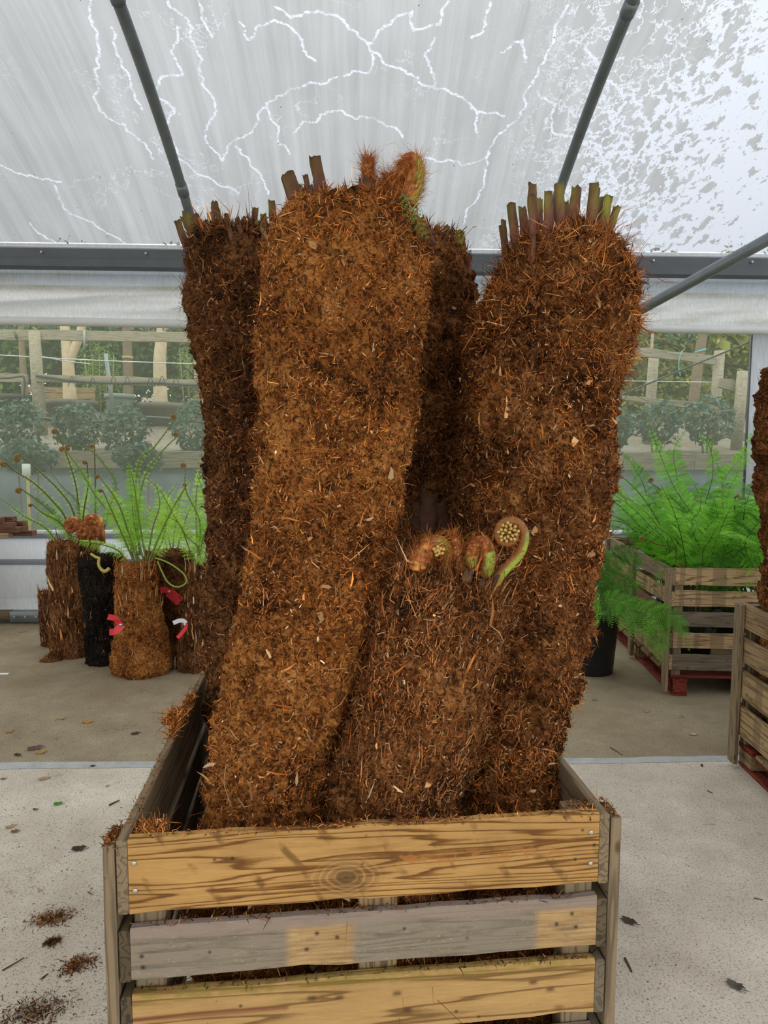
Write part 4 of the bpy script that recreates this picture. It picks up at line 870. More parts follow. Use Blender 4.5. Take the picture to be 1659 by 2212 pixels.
# ------------------------------------------------------------------ crates
def board(parent, name, L, Hh, T, loc, rot, mat, wob=0.0015, segs=10, seed=0, chamf=0.003, smooth=False):
    """length along local X, thickness Y, height Z"""
    r = np.random.default_rng(int(seed)); x = np.linspace(-L / 2, L / 2, segs + 1)
    top = Hh / 2 + r.normal(0, wob, segs + 1); bot = -Hh / 2 + r.normal(0, wob, segs + 1); c = chamf
    V = []
    for i in range(segs + 1):
        for (y, z) in ((-T / 2 + c, bot[i]), (T / 2 - c, bot[i]), (T / 2, bot[i] + c), (T / 2, top[i] - c), (T / 2 - c, top[i]), (-T / 2 + c, top[i]), (-T / 2, top[i] - c), (-T / 2, bot[i] + c)): V.append((x[i], y, z))
    F = [(i * 8 + j, i * 8 + (j + 1) % 8, (i + 1) * 8 + (j + 1) % 8, (i + 1) * 8 + j) for i in range(segs) for j in range(8)]
    F = [f[::-1] for f in F] + [tuple(range(8)), tuple(segs * 8 + j for j in range(7, -1, -1))]
    o = mk(name, V, F, mat, parent, smooth, None, True); o.location = loc; o.rotation_euler = rot; return o
def crate(name, label, fl, yaw, W, Dp, rows, group, mats, z_pal=0.145, red=True, top_custom=None, seed=0, sides='fblr', wob=0.0016, slat_gap=None):
    """fl: front-left ground corner of the front face (world x, y)"""
    root = thing(name, label, 'crate', (fl[0], fl[1], 0), yaw, group); r = random.Random(seed); T = 0.022; pm = M['w_red'] if red else M['w_pallet']
    hgt = rows[0][1]; k = 0
    def pick(): return M[r.choice(mats)]
    for ri, (z0, z1) in enumerate(rows):
        k += 1; zc, h = (z0 + z1) / 2, z1 - z0
        fm = top_custom[ri] if top_custom and ri < len(top_custom) else pick()
        tilt = r.uniform(-0.006, 0.006) if ri else 0.004
        board(root, 'front_board', W, h, T, (W / 2, T / 2, zc), (0, tilt if top_custom is None else 0, 0), fm, wob, 14, seed * 50 + k)
        board(root, 'back_board', W, h, T, (W / 2, Dp - T / 2, zc), (0, 0, 0), pick(), wob, 6, seed * 50 + k + 9)
        for sx, x in ((0, -T / 2 - 0.001), (1, W + T / 2 + 0.001)):
            board(root, 'side_board', Dp, h * 0.98, T, (x, Dp / 2, zc - 0.002 + r.uniform(-0.004, 0.004)), (0, 0, math.pi / 2), (M['w_batten'] if top_custom and ri == 0 else pick()), wob, 10, seed * 50 + k + 20 + sx)
    z0 = rows[-1][0]
    # inner corner posts, middle battens
    for (x, y) in ((0.034, T + 0.030), (W - 0.034, T + 0.030), (0.034, Dp - T - 0.030), (W - 0.034, Dp - T - 0.030)):
        board(root, 'corner_post', hgt - 0.012 - z_pal, 0.062, 0.056, (x, y, (hgt - 0.012 + z_pal) / 2), (0, -math.pi / 2, 0), M['w_batten'], 0.001, 4, seed + 3)
    board(root, 'middle_batten', rows[0][1] - 0.05 - z_pal, 0.020, 0.085, (W * 0.515, T + 0.012, (rows[0][1] - 0.05 + z_pal) / 2), (0, -math.pi / 2, math.pi / 2), M['w_pallet'], 0.001, 4, seed + 5)
    for x in (-T - 0.016, W + T + 0.016):
        for y in (0.032, Dp * 0.5, Dp - 0.036):
            board(root, 'outer_batten', hgt - 0.012 - 0.03, 0.026, 0.072, (x, y, (hgt - 0.012 + 0.03) / 2 if True else 0), (0, -math.pi / 2, 0), M['w_batten'], 0.001, 4, seed + 7)
    # pallet underneath
    x0, x1 = 0.0, W; ny = 7
    for j in range(ny): board(root, 'pallet_board', W - 0.002, 0.020, Dp / ny * 0.80, (W / 2, (j + 0.5) * Dp / ny, z_pal - 0.012), (0, 0, 0), pm if j in (0, ny - 1) else M['w_pallet'], 0.0008, 4, seed + 30 + j)
    for x in (0.06, W / 2, W - 0.06):
        board(root, 'pallet_runner', Dp, 0.020, 0.10, (x, Dp / 2, 0.012), (0, 0, math.pi / 2), pm, 0.0008, 4, seed + 40)
        board(root, 'pallet_bearer', Dp, 0.018, 0.10, (x, Dp / 2, z_pal - 0.033), (0, 0, math.pi / 2), pm, 0.0008, 4, seed + 41)
        for y in (0.07, Dp / 2, Dp - 0.07): board(root, 'pallet_block', 0.13, z_pal - 0.068, 0.095, (x, y, (z_pal - 0.044 + 0.024) / 2), (0, 0, math.pi / 2), pm if y < 0.2 else M['w_pallet'], 0.0008, 2, seed + 42)
    return root
A0, A1 = G(275, 1812, 0.915), G(1300, 1762, 0.915); yaw0 = math.radians(6.2)
ROWS = [(0.752, 0.915), (0.606, 0.721), (0.445, 0.575), (0.315, 0.410), (0.175, 0.285)]
cr1 = crate('slatted_crate', 'large slatted wooden crate holding the bare tree fern trunks', (A0[0], A0[1]), yaw0, 1.004, 1.37, ROWS, 'slatted pallet-wood crates', ['w_old', 'w_batten', 'w_pallet', 'w_end'], red=False,
            top_custom=[M['w_gold'], M['w_grey'], M['w_pine'], M['w_grey'], M['w_pallet']], seed=1)
# screws on the top front board
for (x, z) in ((0.012, 0.862), (0.013, 0.803), (0.985, 0.872), (0.986, 0.80)):
    V, F = tube_geo([(x, 0.001, z), (x, -0.0022, z), (x, -0.003, z)], [0.0052, 0.0052, 0.0035], 10); mk('screw', V, F, M['bolt'], cr1, True, None, True)
R2 = [(0.795, 0.917), (0.645, 0.755), (0.50, 0.605), (0.345, 0.455), (0.19, 0.30)]
c2 = G(1440, 1503); cr2 = crate('slatted_crate', 'slatted crate on a red pallet, filled with bright green ferns', (c2[0] + 0.03, c2[1]), math.radians(-4.5), 1.15, 1.80, R2, 'slatted pallet-wood crates', ['w_patch', 'w_patch', 'w_plum', 'w_pallet'], top_custom=[M['w_patch'], M['w_patch'], M['w_old'], M['w_patch'], M['w_old']], seed=2)
c3 = G(1590, 1650); yaw3 = math.radians(-3.0); D3 = 1.30
fx, fy = c3[0] - math.sin(-yaw3) * D3, c3[1] - math.cos(yaw3) * D3
cr3 = crate('slatted_crate', 'slatted crate on a red pallet with a lone bare trunk in it', (fx, fy), yaw3, 1.10, D3, [(0.78, 0.917), (0.60, 0.735), (0.40, 0.555), (0.19, 0.355)], 'slatted pallet-wood crates', ['w_patch', 'w_pallet', 'w_patch'], seed=3)
# trunk in that crate, at the picture's edge
ty = 3.40
trunk('tree_fern', 'rust-brown tree fern trunk standing alone in a slatted crate on red pallet', 'tree fern',
      [(2.125, ty, 0.150, 0.135), (2.10, ty, .5, .14), ctl(1300, 1650, 1785, ty), ctl(1150, 1655, 1800, ty), ctl(1000, 1644, 1800, ty), ctl(900, 1643, 1800, ty), ctl(840, 1652, 1795, ty), ctl(800, 1662, 1790, ty)], M['t_mid'], 'brown', 9, 200, 110, 0.035, 9000, 0.022, 60, 4, press=lambda q: press_box(q, (fx, fy), yaw3, x0=0.001, rim=0.917))

# ------------------------------------------------------------------ ferns in the crate on the right
def bark_strips(info, n, L, w, pals, zmin=0.0):
    p_ = info['pts']; R, C = p_.shape[:2]; r_ = RNG.integers(int(R * zmin), R - 9, n); c_ = RNG.integers(0, C, n); nn = info['nrm'][r_, c_]; tt = np.tile([0, 0, 1.0], (n, 1))
    V, F = fibre_geo(p_[r_, c_] - nn * .003, unit(tt + nn * np.abs(RNG.normal(0, .12, n))[:, None] + RNG.normal(0, .10, (n, 3))), nn, RNG.gamma(4, L / 4, n), RNG.uniform(.5, 1.5, n) * w, .04)
    cc = np.where(RNG.uniform(0, 1, (n, 1)) < .4, palette(pals[0], n), palette(pals[1], n)); stuff(mk('bark_strips', V, F, M['fibre'], info['root'], False, np.repeat(cc, 5, 0)))
GREENS = [(0.16, 0.42, 0.032), (0.21, 0.50, 0.042), (0.12, 0.34, 0.03), (0.25, 0.55, 0.06), (0.10, 0.29, 0.028)]
e2 = np.array([math.cos(math.radians(-4.5)), math.sin(math.radians(-4.5))]); n2 = np.array([-e2[1], e2[0]]); o2 = np.array([c2[0] + 0.03, c2[1]])
def in_crate(path):
    a_ = math.radians(-4.5); x, y = crate_local(path, o2, a_); z = path[:, 2]; up = np.where(z > 1.0)[0]; k = up[0] if len(up) else len(path); w = np.zeros(len(path)); w[:k] = 1.0; fade = np.clip(1 - (np.arange(len(path)) - k) / 8.0, 0, 1); w = np.maximum(w, fade)
    xc = np.clip(x, 0.055, 1.15 - 0.055); yc = np.clip(y, 0.075, 1.80 - 0.055); return crate_world(path, x + (xc - x) * w, y + (yc - y) * w, o2, a_)
spots = [(0.26, 0.30), (0.70, 0.28), (0.30, 0.85), (0.75, 0.88), (0.45, 1.38), (0.90, 1.40)]
wheres = ['in the front corner nearest the black pot', 'against the front boards beside the lone trunk', 'in the middle row next to the black pot', 'in the middle row on the inner side', 'in the back row beside the window', 'in the back row by the white end panel']
for si, (a, b) in enumerate(spots):
    p = o2 + e2 * a + n2 * b; base = np.array([p[0], p[1], 0.42])
    t_ = thing('potted_fern', 'bright green fern of the crate, ' + wheres[si], 'fern', (p[0], p[1], 0.146), 0, 'ferns filling the crate on the right')
    prof = np.array([(0.0, 0.0), (0.10, 0.0), (0.125, 0.24), (0.135, 0.245), (0.135, 0.262), (0.122, 0.262), (0.118, 0.23), (0.0, 0.225)]); ns = 20; th = np.arange(ns) / ns * 2 * np.pi
    V = np.array([(p[0] + r * math.cos(x), p[1] + r * math.sin(x), 0.146 + z) for r, z in prof for x in th]); F = [(i * ns + j, i * ns + (j + 1) % ns, (i + 1) * ns + (j + 1) % ns, (i + 1) * ns + j) for i in range(len(prof) - 1) for j in range(ns)]
    mk('pot', V, F, M['pot'], t_, True)
    nfr = 19 if si < 4 else 13
    for k in range(nfr):
        az = k / nfr * 2 * math.pi + rnd.uniform(-.25, .25); el = rnd.uniform(1.24, 1.52); L = rnd.uniform(1.0, 1.45)
        frond(t_, arch(base - np.array([0, 0, 0.06]) + np.array([math.cos(az), math.sin(az), 0]) * .05, az, el, L, rnd.uniform(0.9, 2.2), 7, rnd.uniform(-.4, .4)), rnd.uniform(0.12, 0.19), npin=30, npl=12, droop=rnd.uniform(.2, .45), bare=.36, clampf=in_crate,
              gcol=rnd.choice(GREENS), stem_r=0.0055, stemcol=(0.06, 0.07, 0.02), tip=(rnd.choice((-1, 1)) * 0.018 if rnd.random() < .25 else None))
    if si == 1:   # the tall upright ones seen against the window
        frond(t_, [base, P(1500, 1120, 5.3), P(1450, 1040, 5.4), P(1395, 900, 5.5)], 0.13, npin=36, npl=12, droop=.3, bare=.35, gcol=GREENS[1], stem_r=.005, stemcol=(.05, .06, .02), face=(0, -1, .4), clampf=in_crate)
        frond(t_, [base, P(1560, 1080, 5.2), P(1605, 980, 5.2), P(1645, 905, 5.2)], 0.10, npin=30, npl=11, droop=.5, bare=.4, gcol=GREENS[1], stem_r=.005, face=(0, -1, .4), clampf=in_crate)
        frond(t_, [base, P(1500, 1160, 5.0), P(1512, 1100, 5.0), P(1515, 1055, 5.0)], 0.17, npin=15, npl=14, droop=.75, bare=.3, gcol=GREENS[3], stem_r=.006, stemcol=(.10, .07, .025), face=(0, -1, .2), clampf=in_crate)
    if si in (2, 3):
        for lst in ([(1470, 1100), (1462, 1030), (1455, 975), (1480, 930)], [(1520, 1100), (1540, 1020), (1530, 960), (1500, 935)], [(1400, 1080), (1370, 1010), (1340, 975)]) if si == 2 else ([(1570, 1090), (1590, 1030), (1600, 990)], [(1540, 1110), (1560, 1050), (1548, 1000)], [(1610, 1100), (1630, 1050), (1650, 1020)]):
            frond(t_, [base] + [P(u, v, p[1] - .1 * i) for i, (u, v) in enumerate(lst)], 0.15, npin=32, npl=12, droop=.35, bare=.3, gcol=rnd.choice(GREENS), stem_r=.005, stemcol=(.06, .07, .02), face=(rnd.uniform(-.4, .4), -1, .5), clampf=in_crate)
    if si == 0:
        frond(t_, [base, P(1405, 1150, 5.1), P(1350, 1080, 5.2), P(1322, 1010, 5.3)], 0.13, npin=24, npl=10, droop=.4, bare=.3, gcol=GREENS[0], stem_r=.005, stemcol=(.05, .06, .02), clampf=in_crate)
        frond(t_, [base, P(1403, 1200, 4.9), P(1394, 1175, 4.9), P(1388, 1160, 4.9)], 0.016, npin=9, npl=3, bare=.3, gcol=(0.25, .25, .08), stem_r=.006, stemcol=(.13, .09, .03), tip=.016, clampf=in_crate)
        frond(t_, [base, P(1560, 1200, 4.8), P(1620, 1165, 4.7), P(1655, 1150, 4.65)], 0.09, npin=24, npl=9, droop=.5, bare=.2, gcol=GREENS[2], stem_r=.006, clampf=in_crate)
# ------------------------------------------------------------------ black pot with fern
pc = G(1290, 1462); pc[2] = 0
pt = thing('potted_fern', 'fern with drooping fronds in a large black plastic pot on the floor', 'fern', (pc[0], pc[1] + .16, 0))
pcx, pcy = pc[0] - 0.01, pc[1] + 0.16
prof = np.array([(0.0, 0.0), (0.165, 0.0), (0.175, 0.012), (0.208, 0.44), (0.222, 0.45), (0.222, 0.49), (0.208, 0.495), (0.200, 0.46), (0.0, 0.43)]); ns = 40; th = np.arange(ns) / ns * 2 * np.pi
V = np.array([(pcx + r * math.cos(x), pcy + r * math.sin(x), z) for r, z in prof for x in th]); F = [(i * ns + j, i * ns + (j + 1) % ns, (i + 1) * ns + (j + 1) % ns, (i + 1) * ns + j) for i in range(len(prof) - 1) for j in range(ns)]
mk('pot', V, F, M['pot'], pt, True)
b0 = np.array([pcx, pcy, 0.44])
for lst, y1, w, g in [([(1300,1300),(1275,1310),(1272,1345),(1266,1378)], 4.72, .085, (0.19, 0.45, .045)), ([(1320,1310),(1370,1318),(1410,1330),(1422,1380),(1425,1438)], 4.46, .12, (0.13, .32, .03)),
                      ([(1315,1290),(1345,1235),(1375,1205),(1398,1218)], 4.95, .10, (0.09, .22, .03)), ([(1290,1290),(1282,1240),(1300,1205),(1330,1190)], 5.1, .10, (0.08, .21, .03)), ([(1300,1300),(1340,1300),(1365,1330),(1380,1385)], 4.62, .085, (0.11, .29, .03)),
                      ([(1330,1310),(1400,1320),(1450,1330),(1475,1360),(1490,1408)], 4.40, .09, (0.10, .27, .025)), ([(1290,1300),(1262,1280),(1252,1300),(1248,1330)], 4.9, .085, (0.11, .28, .03)), ([(1300,1280),(1310,1230),(1340,1190),(1385,1185)], 5.2, .08, (0.07, .19, .025)),
                      ([(1310,1300),(1350,1270),(1375,1260),(1395,1280)], 4.9, .07, (.10, .25, .03)), ([(1270,1290),(1258,1250),(1262,1210),(1280,1190)], 5.15, .08, (.08, .2, .03))]:
    pth = [b0] + [P(u, v, pcy + (y1 - pcy) * ((i + 1) / len(lst)) ** .5) for i, (u, v) in enumerate(lst)]
    frond(pt, pth, w * 1.3, npin=24, npl=11, pwf=.85, droop=.25, bare=.3, gcol=g, stem_r=.005, fold=0, face=(0, -1, .5))

# ------------------------------------------------------------------ tree ferns on the floor at the left
LG = 'short tree ferns standing on the floor'
def ltrunk(label, base_px, top_v, wb, wt, mat, pal, seed, vertical=0.75, lean=(0, 0), nf=4200, pale=.12, y=None, wm=None, press=None):
    g = G(*base_px); y = g[1] * (1 + wb / 2 / FPX)
    r0 = wb / 2 / FPX * y; r1 = wt / 2 / FPX * y; ub = base_px[0]; ztop = P(ub, top_v, y)[2]; x = P(ub, base_px[1], y)[0]
    rm = (r0 * .45 + r1 * .55) if wm is None else wm / 2 / FPX * y
    ctrl = [(x, y, 0.0, r0 * .97), (x + lean[0] * .1, y, ztop * .12, r0 * 1.02), (x + lean[0] * .5, y, ztop * .5, rm), (x + lean[0], y, ztop * .92, r1 * 1.03), (x + lean[0], y, ztop, r1 * .95)]
    return trunk('tree_fern', label, 'tree fern', ctrl, mat, pal, seed, 110, 90, 0.026, nf, 0.03, 40, 0, LG, vertical=vertical, out=.2, pale=pale, fw=0.0013, topfuzz=.6, press=press)
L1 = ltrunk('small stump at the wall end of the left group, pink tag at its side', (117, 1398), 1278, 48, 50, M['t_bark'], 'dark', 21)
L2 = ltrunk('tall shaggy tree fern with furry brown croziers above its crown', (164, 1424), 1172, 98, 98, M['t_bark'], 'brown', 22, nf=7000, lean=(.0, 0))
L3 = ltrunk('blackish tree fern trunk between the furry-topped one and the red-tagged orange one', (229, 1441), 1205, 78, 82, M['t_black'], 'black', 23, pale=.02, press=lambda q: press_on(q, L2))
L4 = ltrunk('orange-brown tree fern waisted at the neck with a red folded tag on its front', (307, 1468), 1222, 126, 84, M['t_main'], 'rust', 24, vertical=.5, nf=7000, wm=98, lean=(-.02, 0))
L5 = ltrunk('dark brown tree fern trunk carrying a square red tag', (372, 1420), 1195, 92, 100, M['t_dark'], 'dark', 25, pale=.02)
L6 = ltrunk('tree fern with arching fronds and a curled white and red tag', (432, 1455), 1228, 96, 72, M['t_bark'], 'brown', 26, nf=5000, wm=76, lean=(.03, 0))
for inf, n_, pp_, zm in ((L1, 160, ('pale', 'dark'), 0), (L2, 420, ('pale', 'brown'), .15), (L4, 150, ('pale', 'rust'), .5), (L6, 300, ('pale', 'brown'), .2), (L3, 150, ('dark', 'black'), 0), (L5, 100, ('dark', 'dark'), 0)): bark_strips(inf, n_, .075, .0065, pp_, zm)
bark_strips(E_, 260, .04, .003, ('brown', 'brown'), .55); bark_strips(D, 130, .035, .0036, ('pale', 'rust'), .55)
LGREEN = [(0.28, 0.55, 0.05), (0.34, 0.60, 0.07), (0.23, 0.48, 0.045), (0.40, 0.64, 0.10)]
def lfrond(info, px, dy, w, tip=0.0, g=None, bare=.15, npin=23, **kw):
    y0 = info['cen'][-1][1]; c = info['cen'][-1]
    pth = [P(u, v, y0 + dy * i / (len(px) - 1)) for i, (u, v) in enumerate(px)]
    frond(info['root'], pth, w * .86, npin=npin, npl=8, droop=kw.pop('droop', .45), bare=bare, gcol=g or rnd.choice(LGREEN), stem_r=.0075, stemcol=kw.pop('stemcol', (.16, .19, .04)), tip=tip or None, face=kw.pop('face', (rnd.uniform(-.5, .5), -1, .4)), fold=0.0, **kw)
for px, dy, w, tip in [([(291,1215),(275,1160),(245,1118),(208,1073),(173,1015),(138,968)],-.1,.085,.018), ([(297,1215),(276,1146),(254,1085),(214,1028)],-.2,.09,.016), ([(310,1210),(290,1130),(284,1060),(275,985)],.0,.09,0),
    ([(315,1210),(300,1120),(290,1050),(278,1002)],-.25,.10,0), ([(322,1212),(348,1150),(378,1090),(402,1050)],-.1,.08,.014), ([(278,1222),(256,1190),(214,1175),(174,1169),(143,1156)],-.3,.055,0),
    ([(300,1200),(300,1090),(318,1018),(350,975),(383,942)],.25,.045,.018), ([(305,1200),(292,1090),(301,995),(333,966),(379,904)],.2,.04,.02), ([(318,1210),(330,1140),(345,1090),(335,1040)],-.15,.09,0), ([(288,1210),(262,1150),(240,1100),(222,1060)],-.3,.09,.016), ([(325,1215),(352,1165),(360,1110),(362,1065)],.1,.09,0), ([(300,1215),(285,1150),(262,1090),(240,1040)],.15,.08,0)]:
    lfrond(L4, px, dy, w, tip)
dk = (0.11, 0.26, 0.035); br = (.12, .085, .03)
for px, dy, w, tip in [([(160,1180),(142,1120),(116,1085),(75,1045),(29,1016),(13,1000)],-.1,.045,.024), ([(175,1175),(156,1100),(130,1062),(95,1027),(58,995),(42,984)],.0,.035,.030), ([(178,1175),(168,1090),(136,1053),(104,1013)],.1,.03,0),
    ([(135,1185),(119,1165),(95,1138),(52,1115),(17,1088),(-10,1070)],-.15,.04,0), ([(160,1180),(139,1140),(104,1100),(72,1075),(46,1056)],-.25,.06,.024), ([(185,1180),(172,1110),(162,1040),(139,970),(122,930)],.15,.04,.022), ([(205,1170),(206,1070),(204,965)],.1,.035,.02),
    ([(215,1180),(236,1100),(250,1045),(222,1000),(198,974),(168,963),(146,962)],.1,.04,.024), ([(190,1180),(180,1120),(190,1050),(188,1000)],-.2,.05,.018), ([(170,1180),(130,1130),(95,1110),(70,1090)],-.3,.07,.016)]:
    lfrond(L2, px, dy, w, tip, g=dk if rnd.random() < .6 else None, stemcol=br if rnd.random() < .6 else (.14, .17, .04))
for px, dy, w, tip in [([(436,1225),(428,1183),(405,1160),(376,1114),(347,1062),(312,1027)],-.25,.11,0), ([(440,1225),(450,1150),(440,1070),(420,1010)],.0,.10,.0), ([(430,1225),(425,1150),(425,1060),(445,960)],.2,.09,0), ([(420,1225),(400,1160),(385,1130),(360,1115)],-.3,.09,0), ([(445,1225),(470,1150),(465,1090),(440,1060)],.1,.11,0), ([(430,1225),(440,1160),(470,1120),(500,1100)],-.1,.10,0), ([(425,1225),(432,1130),(402,1060),(401,1006)],.1,.05,.02), ([(438,1228),(440,1210),(432,1200),(441,1225)],-.35,.07,0)]:
    lfrond(L6, px, dy, w, tip)
for px, dy, w in [([(372,1200),(360,1150),(330,1110),(310,1085)],.1,.09), ([(380,1200),(395,1140),(410,1100),(430,1070)],.1,.09), ([(372,1200),(380,1120),(395,1060),(420,1030)],.2,.09), ([(365,1200),(352,1140),(360,1080),(385,1040)],.2,.08)]: lfrond(L5, px, dy, w)
# bare looping stalk and the furry bud knots, withered yellow shoot
y4 = L4['cen'][-1][1] - .12
tube('bare_stalk', catmull([P(u, v, y4) for u, v in [(335,1205),(362,1215),(392,1235),(403,1252),(398,1263),(380,1268),(362,1257),(350,1235),(340,1212)]], 40), .006, M['stem'], L4['root'], 6, colors=np.repeat([[.22, .33, .06]], 40, 0))
y2 = L2['cen'][-1][1] - .10
for (u, v, r) in ((157, 1136, 15), (200, 1130, 16), (180, 1146, 13), (207, 1148, 11)):
    th = np.linspace(0, 3.4 * np.pi, 30); rr = r / FPX * y2 * np.linspace(1, .2, 30); c0_ = P(u, v, y2)
    sp = c0_ + np.c_[np.cos(th) * rr, np.linspace(0, -.02, 30), np.sin(th) * rr]; sp = np.vstack([c0_ + np.array([rr[0], .02, -.10]), c0_ + np.array([rr[0] * 1.05, .01, -.05]), sp])
    V, F = tube_geo(sp, np.r_[.026, .028, np.linspace(.032, .011, 30)], 8); o = mk('crozier', V, F, M['stem'], L2['root'], True, palette('fuzz', len(V)) * .9); fuzz_on(o, sp, .028, 900, .02, 'fuzz', .0011)
y3 = L3['cen'][-1][1] - .16
q = catmull([P(u, v, y3) for u, v in [(196,1196),(208,1204),(214,1206),(213,1218),(219,1230),(228,1234),(236,1228)]], 24)
o = tube('withered_shoot', q, np.linspace(.009, .016, 24), M['stem'], L3['root'], 7, colors=np.repeat([[.50, .42, .10]], 24, 0))

# red tags
def ribbon(name, px, y, wpx, mat, parent, flip=0.0, dys=None):
    q = catmull([P(u, v, y + (0 if dys is None else dys[i])) for i, (u, v) in enumerate(px)], 14); t = unit(np.gradient(q, axis=0)); sd = unit(np.cross(t, np.array([0.0, 1.0, 0.0])))
    w = wpx * 1.3 / 2 / FPX * y; n = len(q); th = np.array([0, .0012, 0]); V = np.vstack([q - sd * w, q + sd * w, q - sd * w + th, q + sd * w + th])
    F = [(i, i + 1, n + i + 1, n + i) for i in range(n - 1)] + [(2 * n + i, 3 * n + i, 3 * n + i + 1, 2 * n + i + 1) for i in range(n - 1)] + [(i, 2 * n + i, 2 * n + i + 1, i + 1) for i in range(n - 1)] + [(n + i, n + i + 1, 3 * n + i + 1, 3 * n + i) for i in range(n - 1)] + [(0, n, 3 * n, 2 * n), (n - 1, 3 * n - 1, 4 * n - 1, 2 * n - 1)]
    return mk(name, V, F, mat, parent, False)
def nail(px, y, parent, r=4):
    p = P(px[0], px[1], y); V, F = tube_geo([p + np.array([0, .05, 0]), p, p - np.array([0, .006, 0])], [r * .5 / FPX * y, r / FPX * y, r * .8 / FPX * y], 10); mk('nail', V, F, M['bolt'], parent, True)
yt = L4['pts'][:, :, 1].min() - .012
t1 = ribbon('tag', [(262,1350),(256,1345),(250,1337),(233,1332)], yt, 10, M['red_tag'], L4['root'], dys=[0, -.01, -.03, -.05]); t1['label'] = 'red folded plastic tag'
ribbon('tag_flap', [(264,1350),(258,1356),(248,1364),(236,1366)], yt - .004, 11, M['red_tag'], t1, dys=[0, -.01, -.03, -.05]); nail((261, 1350), yt - .01, t1)
yt = L5['pts'][:, :, 1].min() - .03
t3 = ribbon('tag', [(364,1278),(374,1287),(389,1300)], yt, 17, M['red_tag'], L5['root']); t3['label'] = 'square red plastic tag'
ribbon('tag_flap', [(364,1278),(357,1274),(346,1276)], yt + .004, 10, M['red_tag'], t3); nail((365, 1279), yt - .004, t3, 4)
fc = bpy.data.curves.new('tag_print', 'FONT'); fc.body = 'R3'; fc.size = .028; fc.extrude = .0004; fo = bpy.data.objects.new('tag_print', fc); col.objects.link(fo)
bpy.context.view_layer.update(); me = bpy.data.meshes.new_from_object(fo.evaluated_get(bpy.context.evaluated_depsgraph_get())); bpy.data.objects.remove(fo)
po = bpy.data.objects.new('tag_print', me); me.materials.clear(); me.materials.append(M['ink']); col.objects.link(po); po.parent = t3; lp = P(384, 1290, yt - .003) - root_loc(t3); po.location = tuple(lp); po.rotation_euler = (math.pi / 2, math.radians(45), 0)
yt = L6['pts'][:, :, 1].min() - .02
t4 = ribbon('tag', [(400,1344),(402,1352),(394,1366),(383,1378)], yt, 6, M['red_tag'], L6['root']); t4['label'] = 'curled white and red plastic tag'
ribbon('tag_flap', [(402,1346),(396,1341),(386,1341),(374,1346)], yt - .003, 7, M['white_tag'], t4); nail((399, 1350), yt - .003, t4, 3)
yt = L1['cen'][0][1] - .02
t5 = ribbon('tag', [(104,1276),(102,1284),(94,1291),(85,1301)], yt, 7, M['red_tag'], L1['root']); t5['label'] = 'pink-red plastic tag'
nail((104, 1276), yt, t5, 3)

# ------------------------------------------------------------------ timber stack at the left edge, white floor label, soil heap
ts_y = 6.35
tr_ = thing('trestle', 'rough timber trestle under the stacked reddish planks', 'trestle', (P(-90, 1150, ts_y)[0], ts_y, 0))
zt = P(20, 1158, ts_y)[2]
for dx in (-.35, .12):
    for dy in (-.12, .12): mk('leg', *box_geo(*(np.array([tr_.location[0] + dx - .03, tr_.location[0] + dx + .03, ts_y + dy - .03, ts_y + dy + .03, 0, zt - .001]))), M['w_old'], tr_)
pl = [(-180, 22, 0, -.11), (-170, 74, 0, .06), (-190, 49, 1, -.02), (-180, 31, 2, -.09), (-185, 55, 2, .07), (-190, 32, 3, -.01), (-190, 5, 3, -.12)]; ph_ = .0465
wsay = ['lowest short plank', 'lowest long plank', 'thick plank above the lowest ones', 'pale-ended plank in the middle', 'reddish plank behind the pale-ended one', 'topmost plank', 'short plank beside the topmost']
for (u0, u1, ly, dy), sname in zip(pl, wsay):
    y = ts_y + dy; x0, x1 = P(u0, 1140, y)[0], P(u1, 1140, y)[0]
    o = board(None, 'timber_plank', x1 - x0, ph_ - .0006, .09 if ly != 1 else .20, ((x0 + x1) / 2, y, zt + (ly + .5) * ph_), (0, 0, 0), M['w_plum'] if u1 != 22 else M['w_pallet'], .0003, 6, int(u1 + 300)); tag(o, sname + ' of the timber pile beside the base panel', 'plank', 'planks piled on the trestle')
p = G(5, 1456); lb = board(None, 'plant_label', .075, .030, .0015, (p[0] + .01, p[1], .002), (math.pi / 2, 0, .1), M['white_tag'], 0, 1, 1); tag(lb, 'white plastic plant label lying on the damp concrete', 'label')
V, F = tube_geo([(0.02, -.0012, 0), (-.012, -.0012, .002)], .002, 6); k_ = mk('print', V, F, M['ink'], lb, False, None, True)
def mound(name, label, cat, c, r, h, mat, seed, pal='brown', nf=300, grp=None):
    n, m = 12, 22; V = []; rr = np.random.default_rng(seed); ph = rr.uniform(.7, 1.2, m); ph = (ph + np.roll(ph, 1) + np.roll(ph, -1)) / 3
    for i in range(n + 1):
        f = i / n
        for j in range(m): a = j / m * 2 * math.pi; R_ = r * f * ph[j]; V.append((c[0] + math.cos(a) * R_ * 1.35, c[1] + math.sin(a) * R_, h * (1 - f) ** 1.1 * (1 + rr.normal(0, .12)) + .0005))
    F = [(i * m + j, (i + 1) * m + j, (i + 1) * m + (j + 1) % m, i * m + (j + 1) % m) for i in range(n) for j in range(m)]
    t_ = thing(name, label, cat, (c[0], c[1], 0), 0, grp); mk('crumbs', V, F, mat, t_, True)
    p = np.array(V)[rr.integers(0, len(V), nf)]; add_fibres('fibres', t_, p, unit(rr.normal(0, 1, (nf, 3)) + np.array([0, 0, .7])), np.tile([0, 0, 1.0], (nf, 1)), rr.gamma(2, .012, nf), np.full(nf, .0008), .2, palette(pal, nf)); return t_
p = G(112, 1426); mound('soil_heap', 'small heap of rusty fibre at the foot of the furry-topped tree fern', 'soil', p, .075, .07, M['soil'], 3, 'rust', 500)
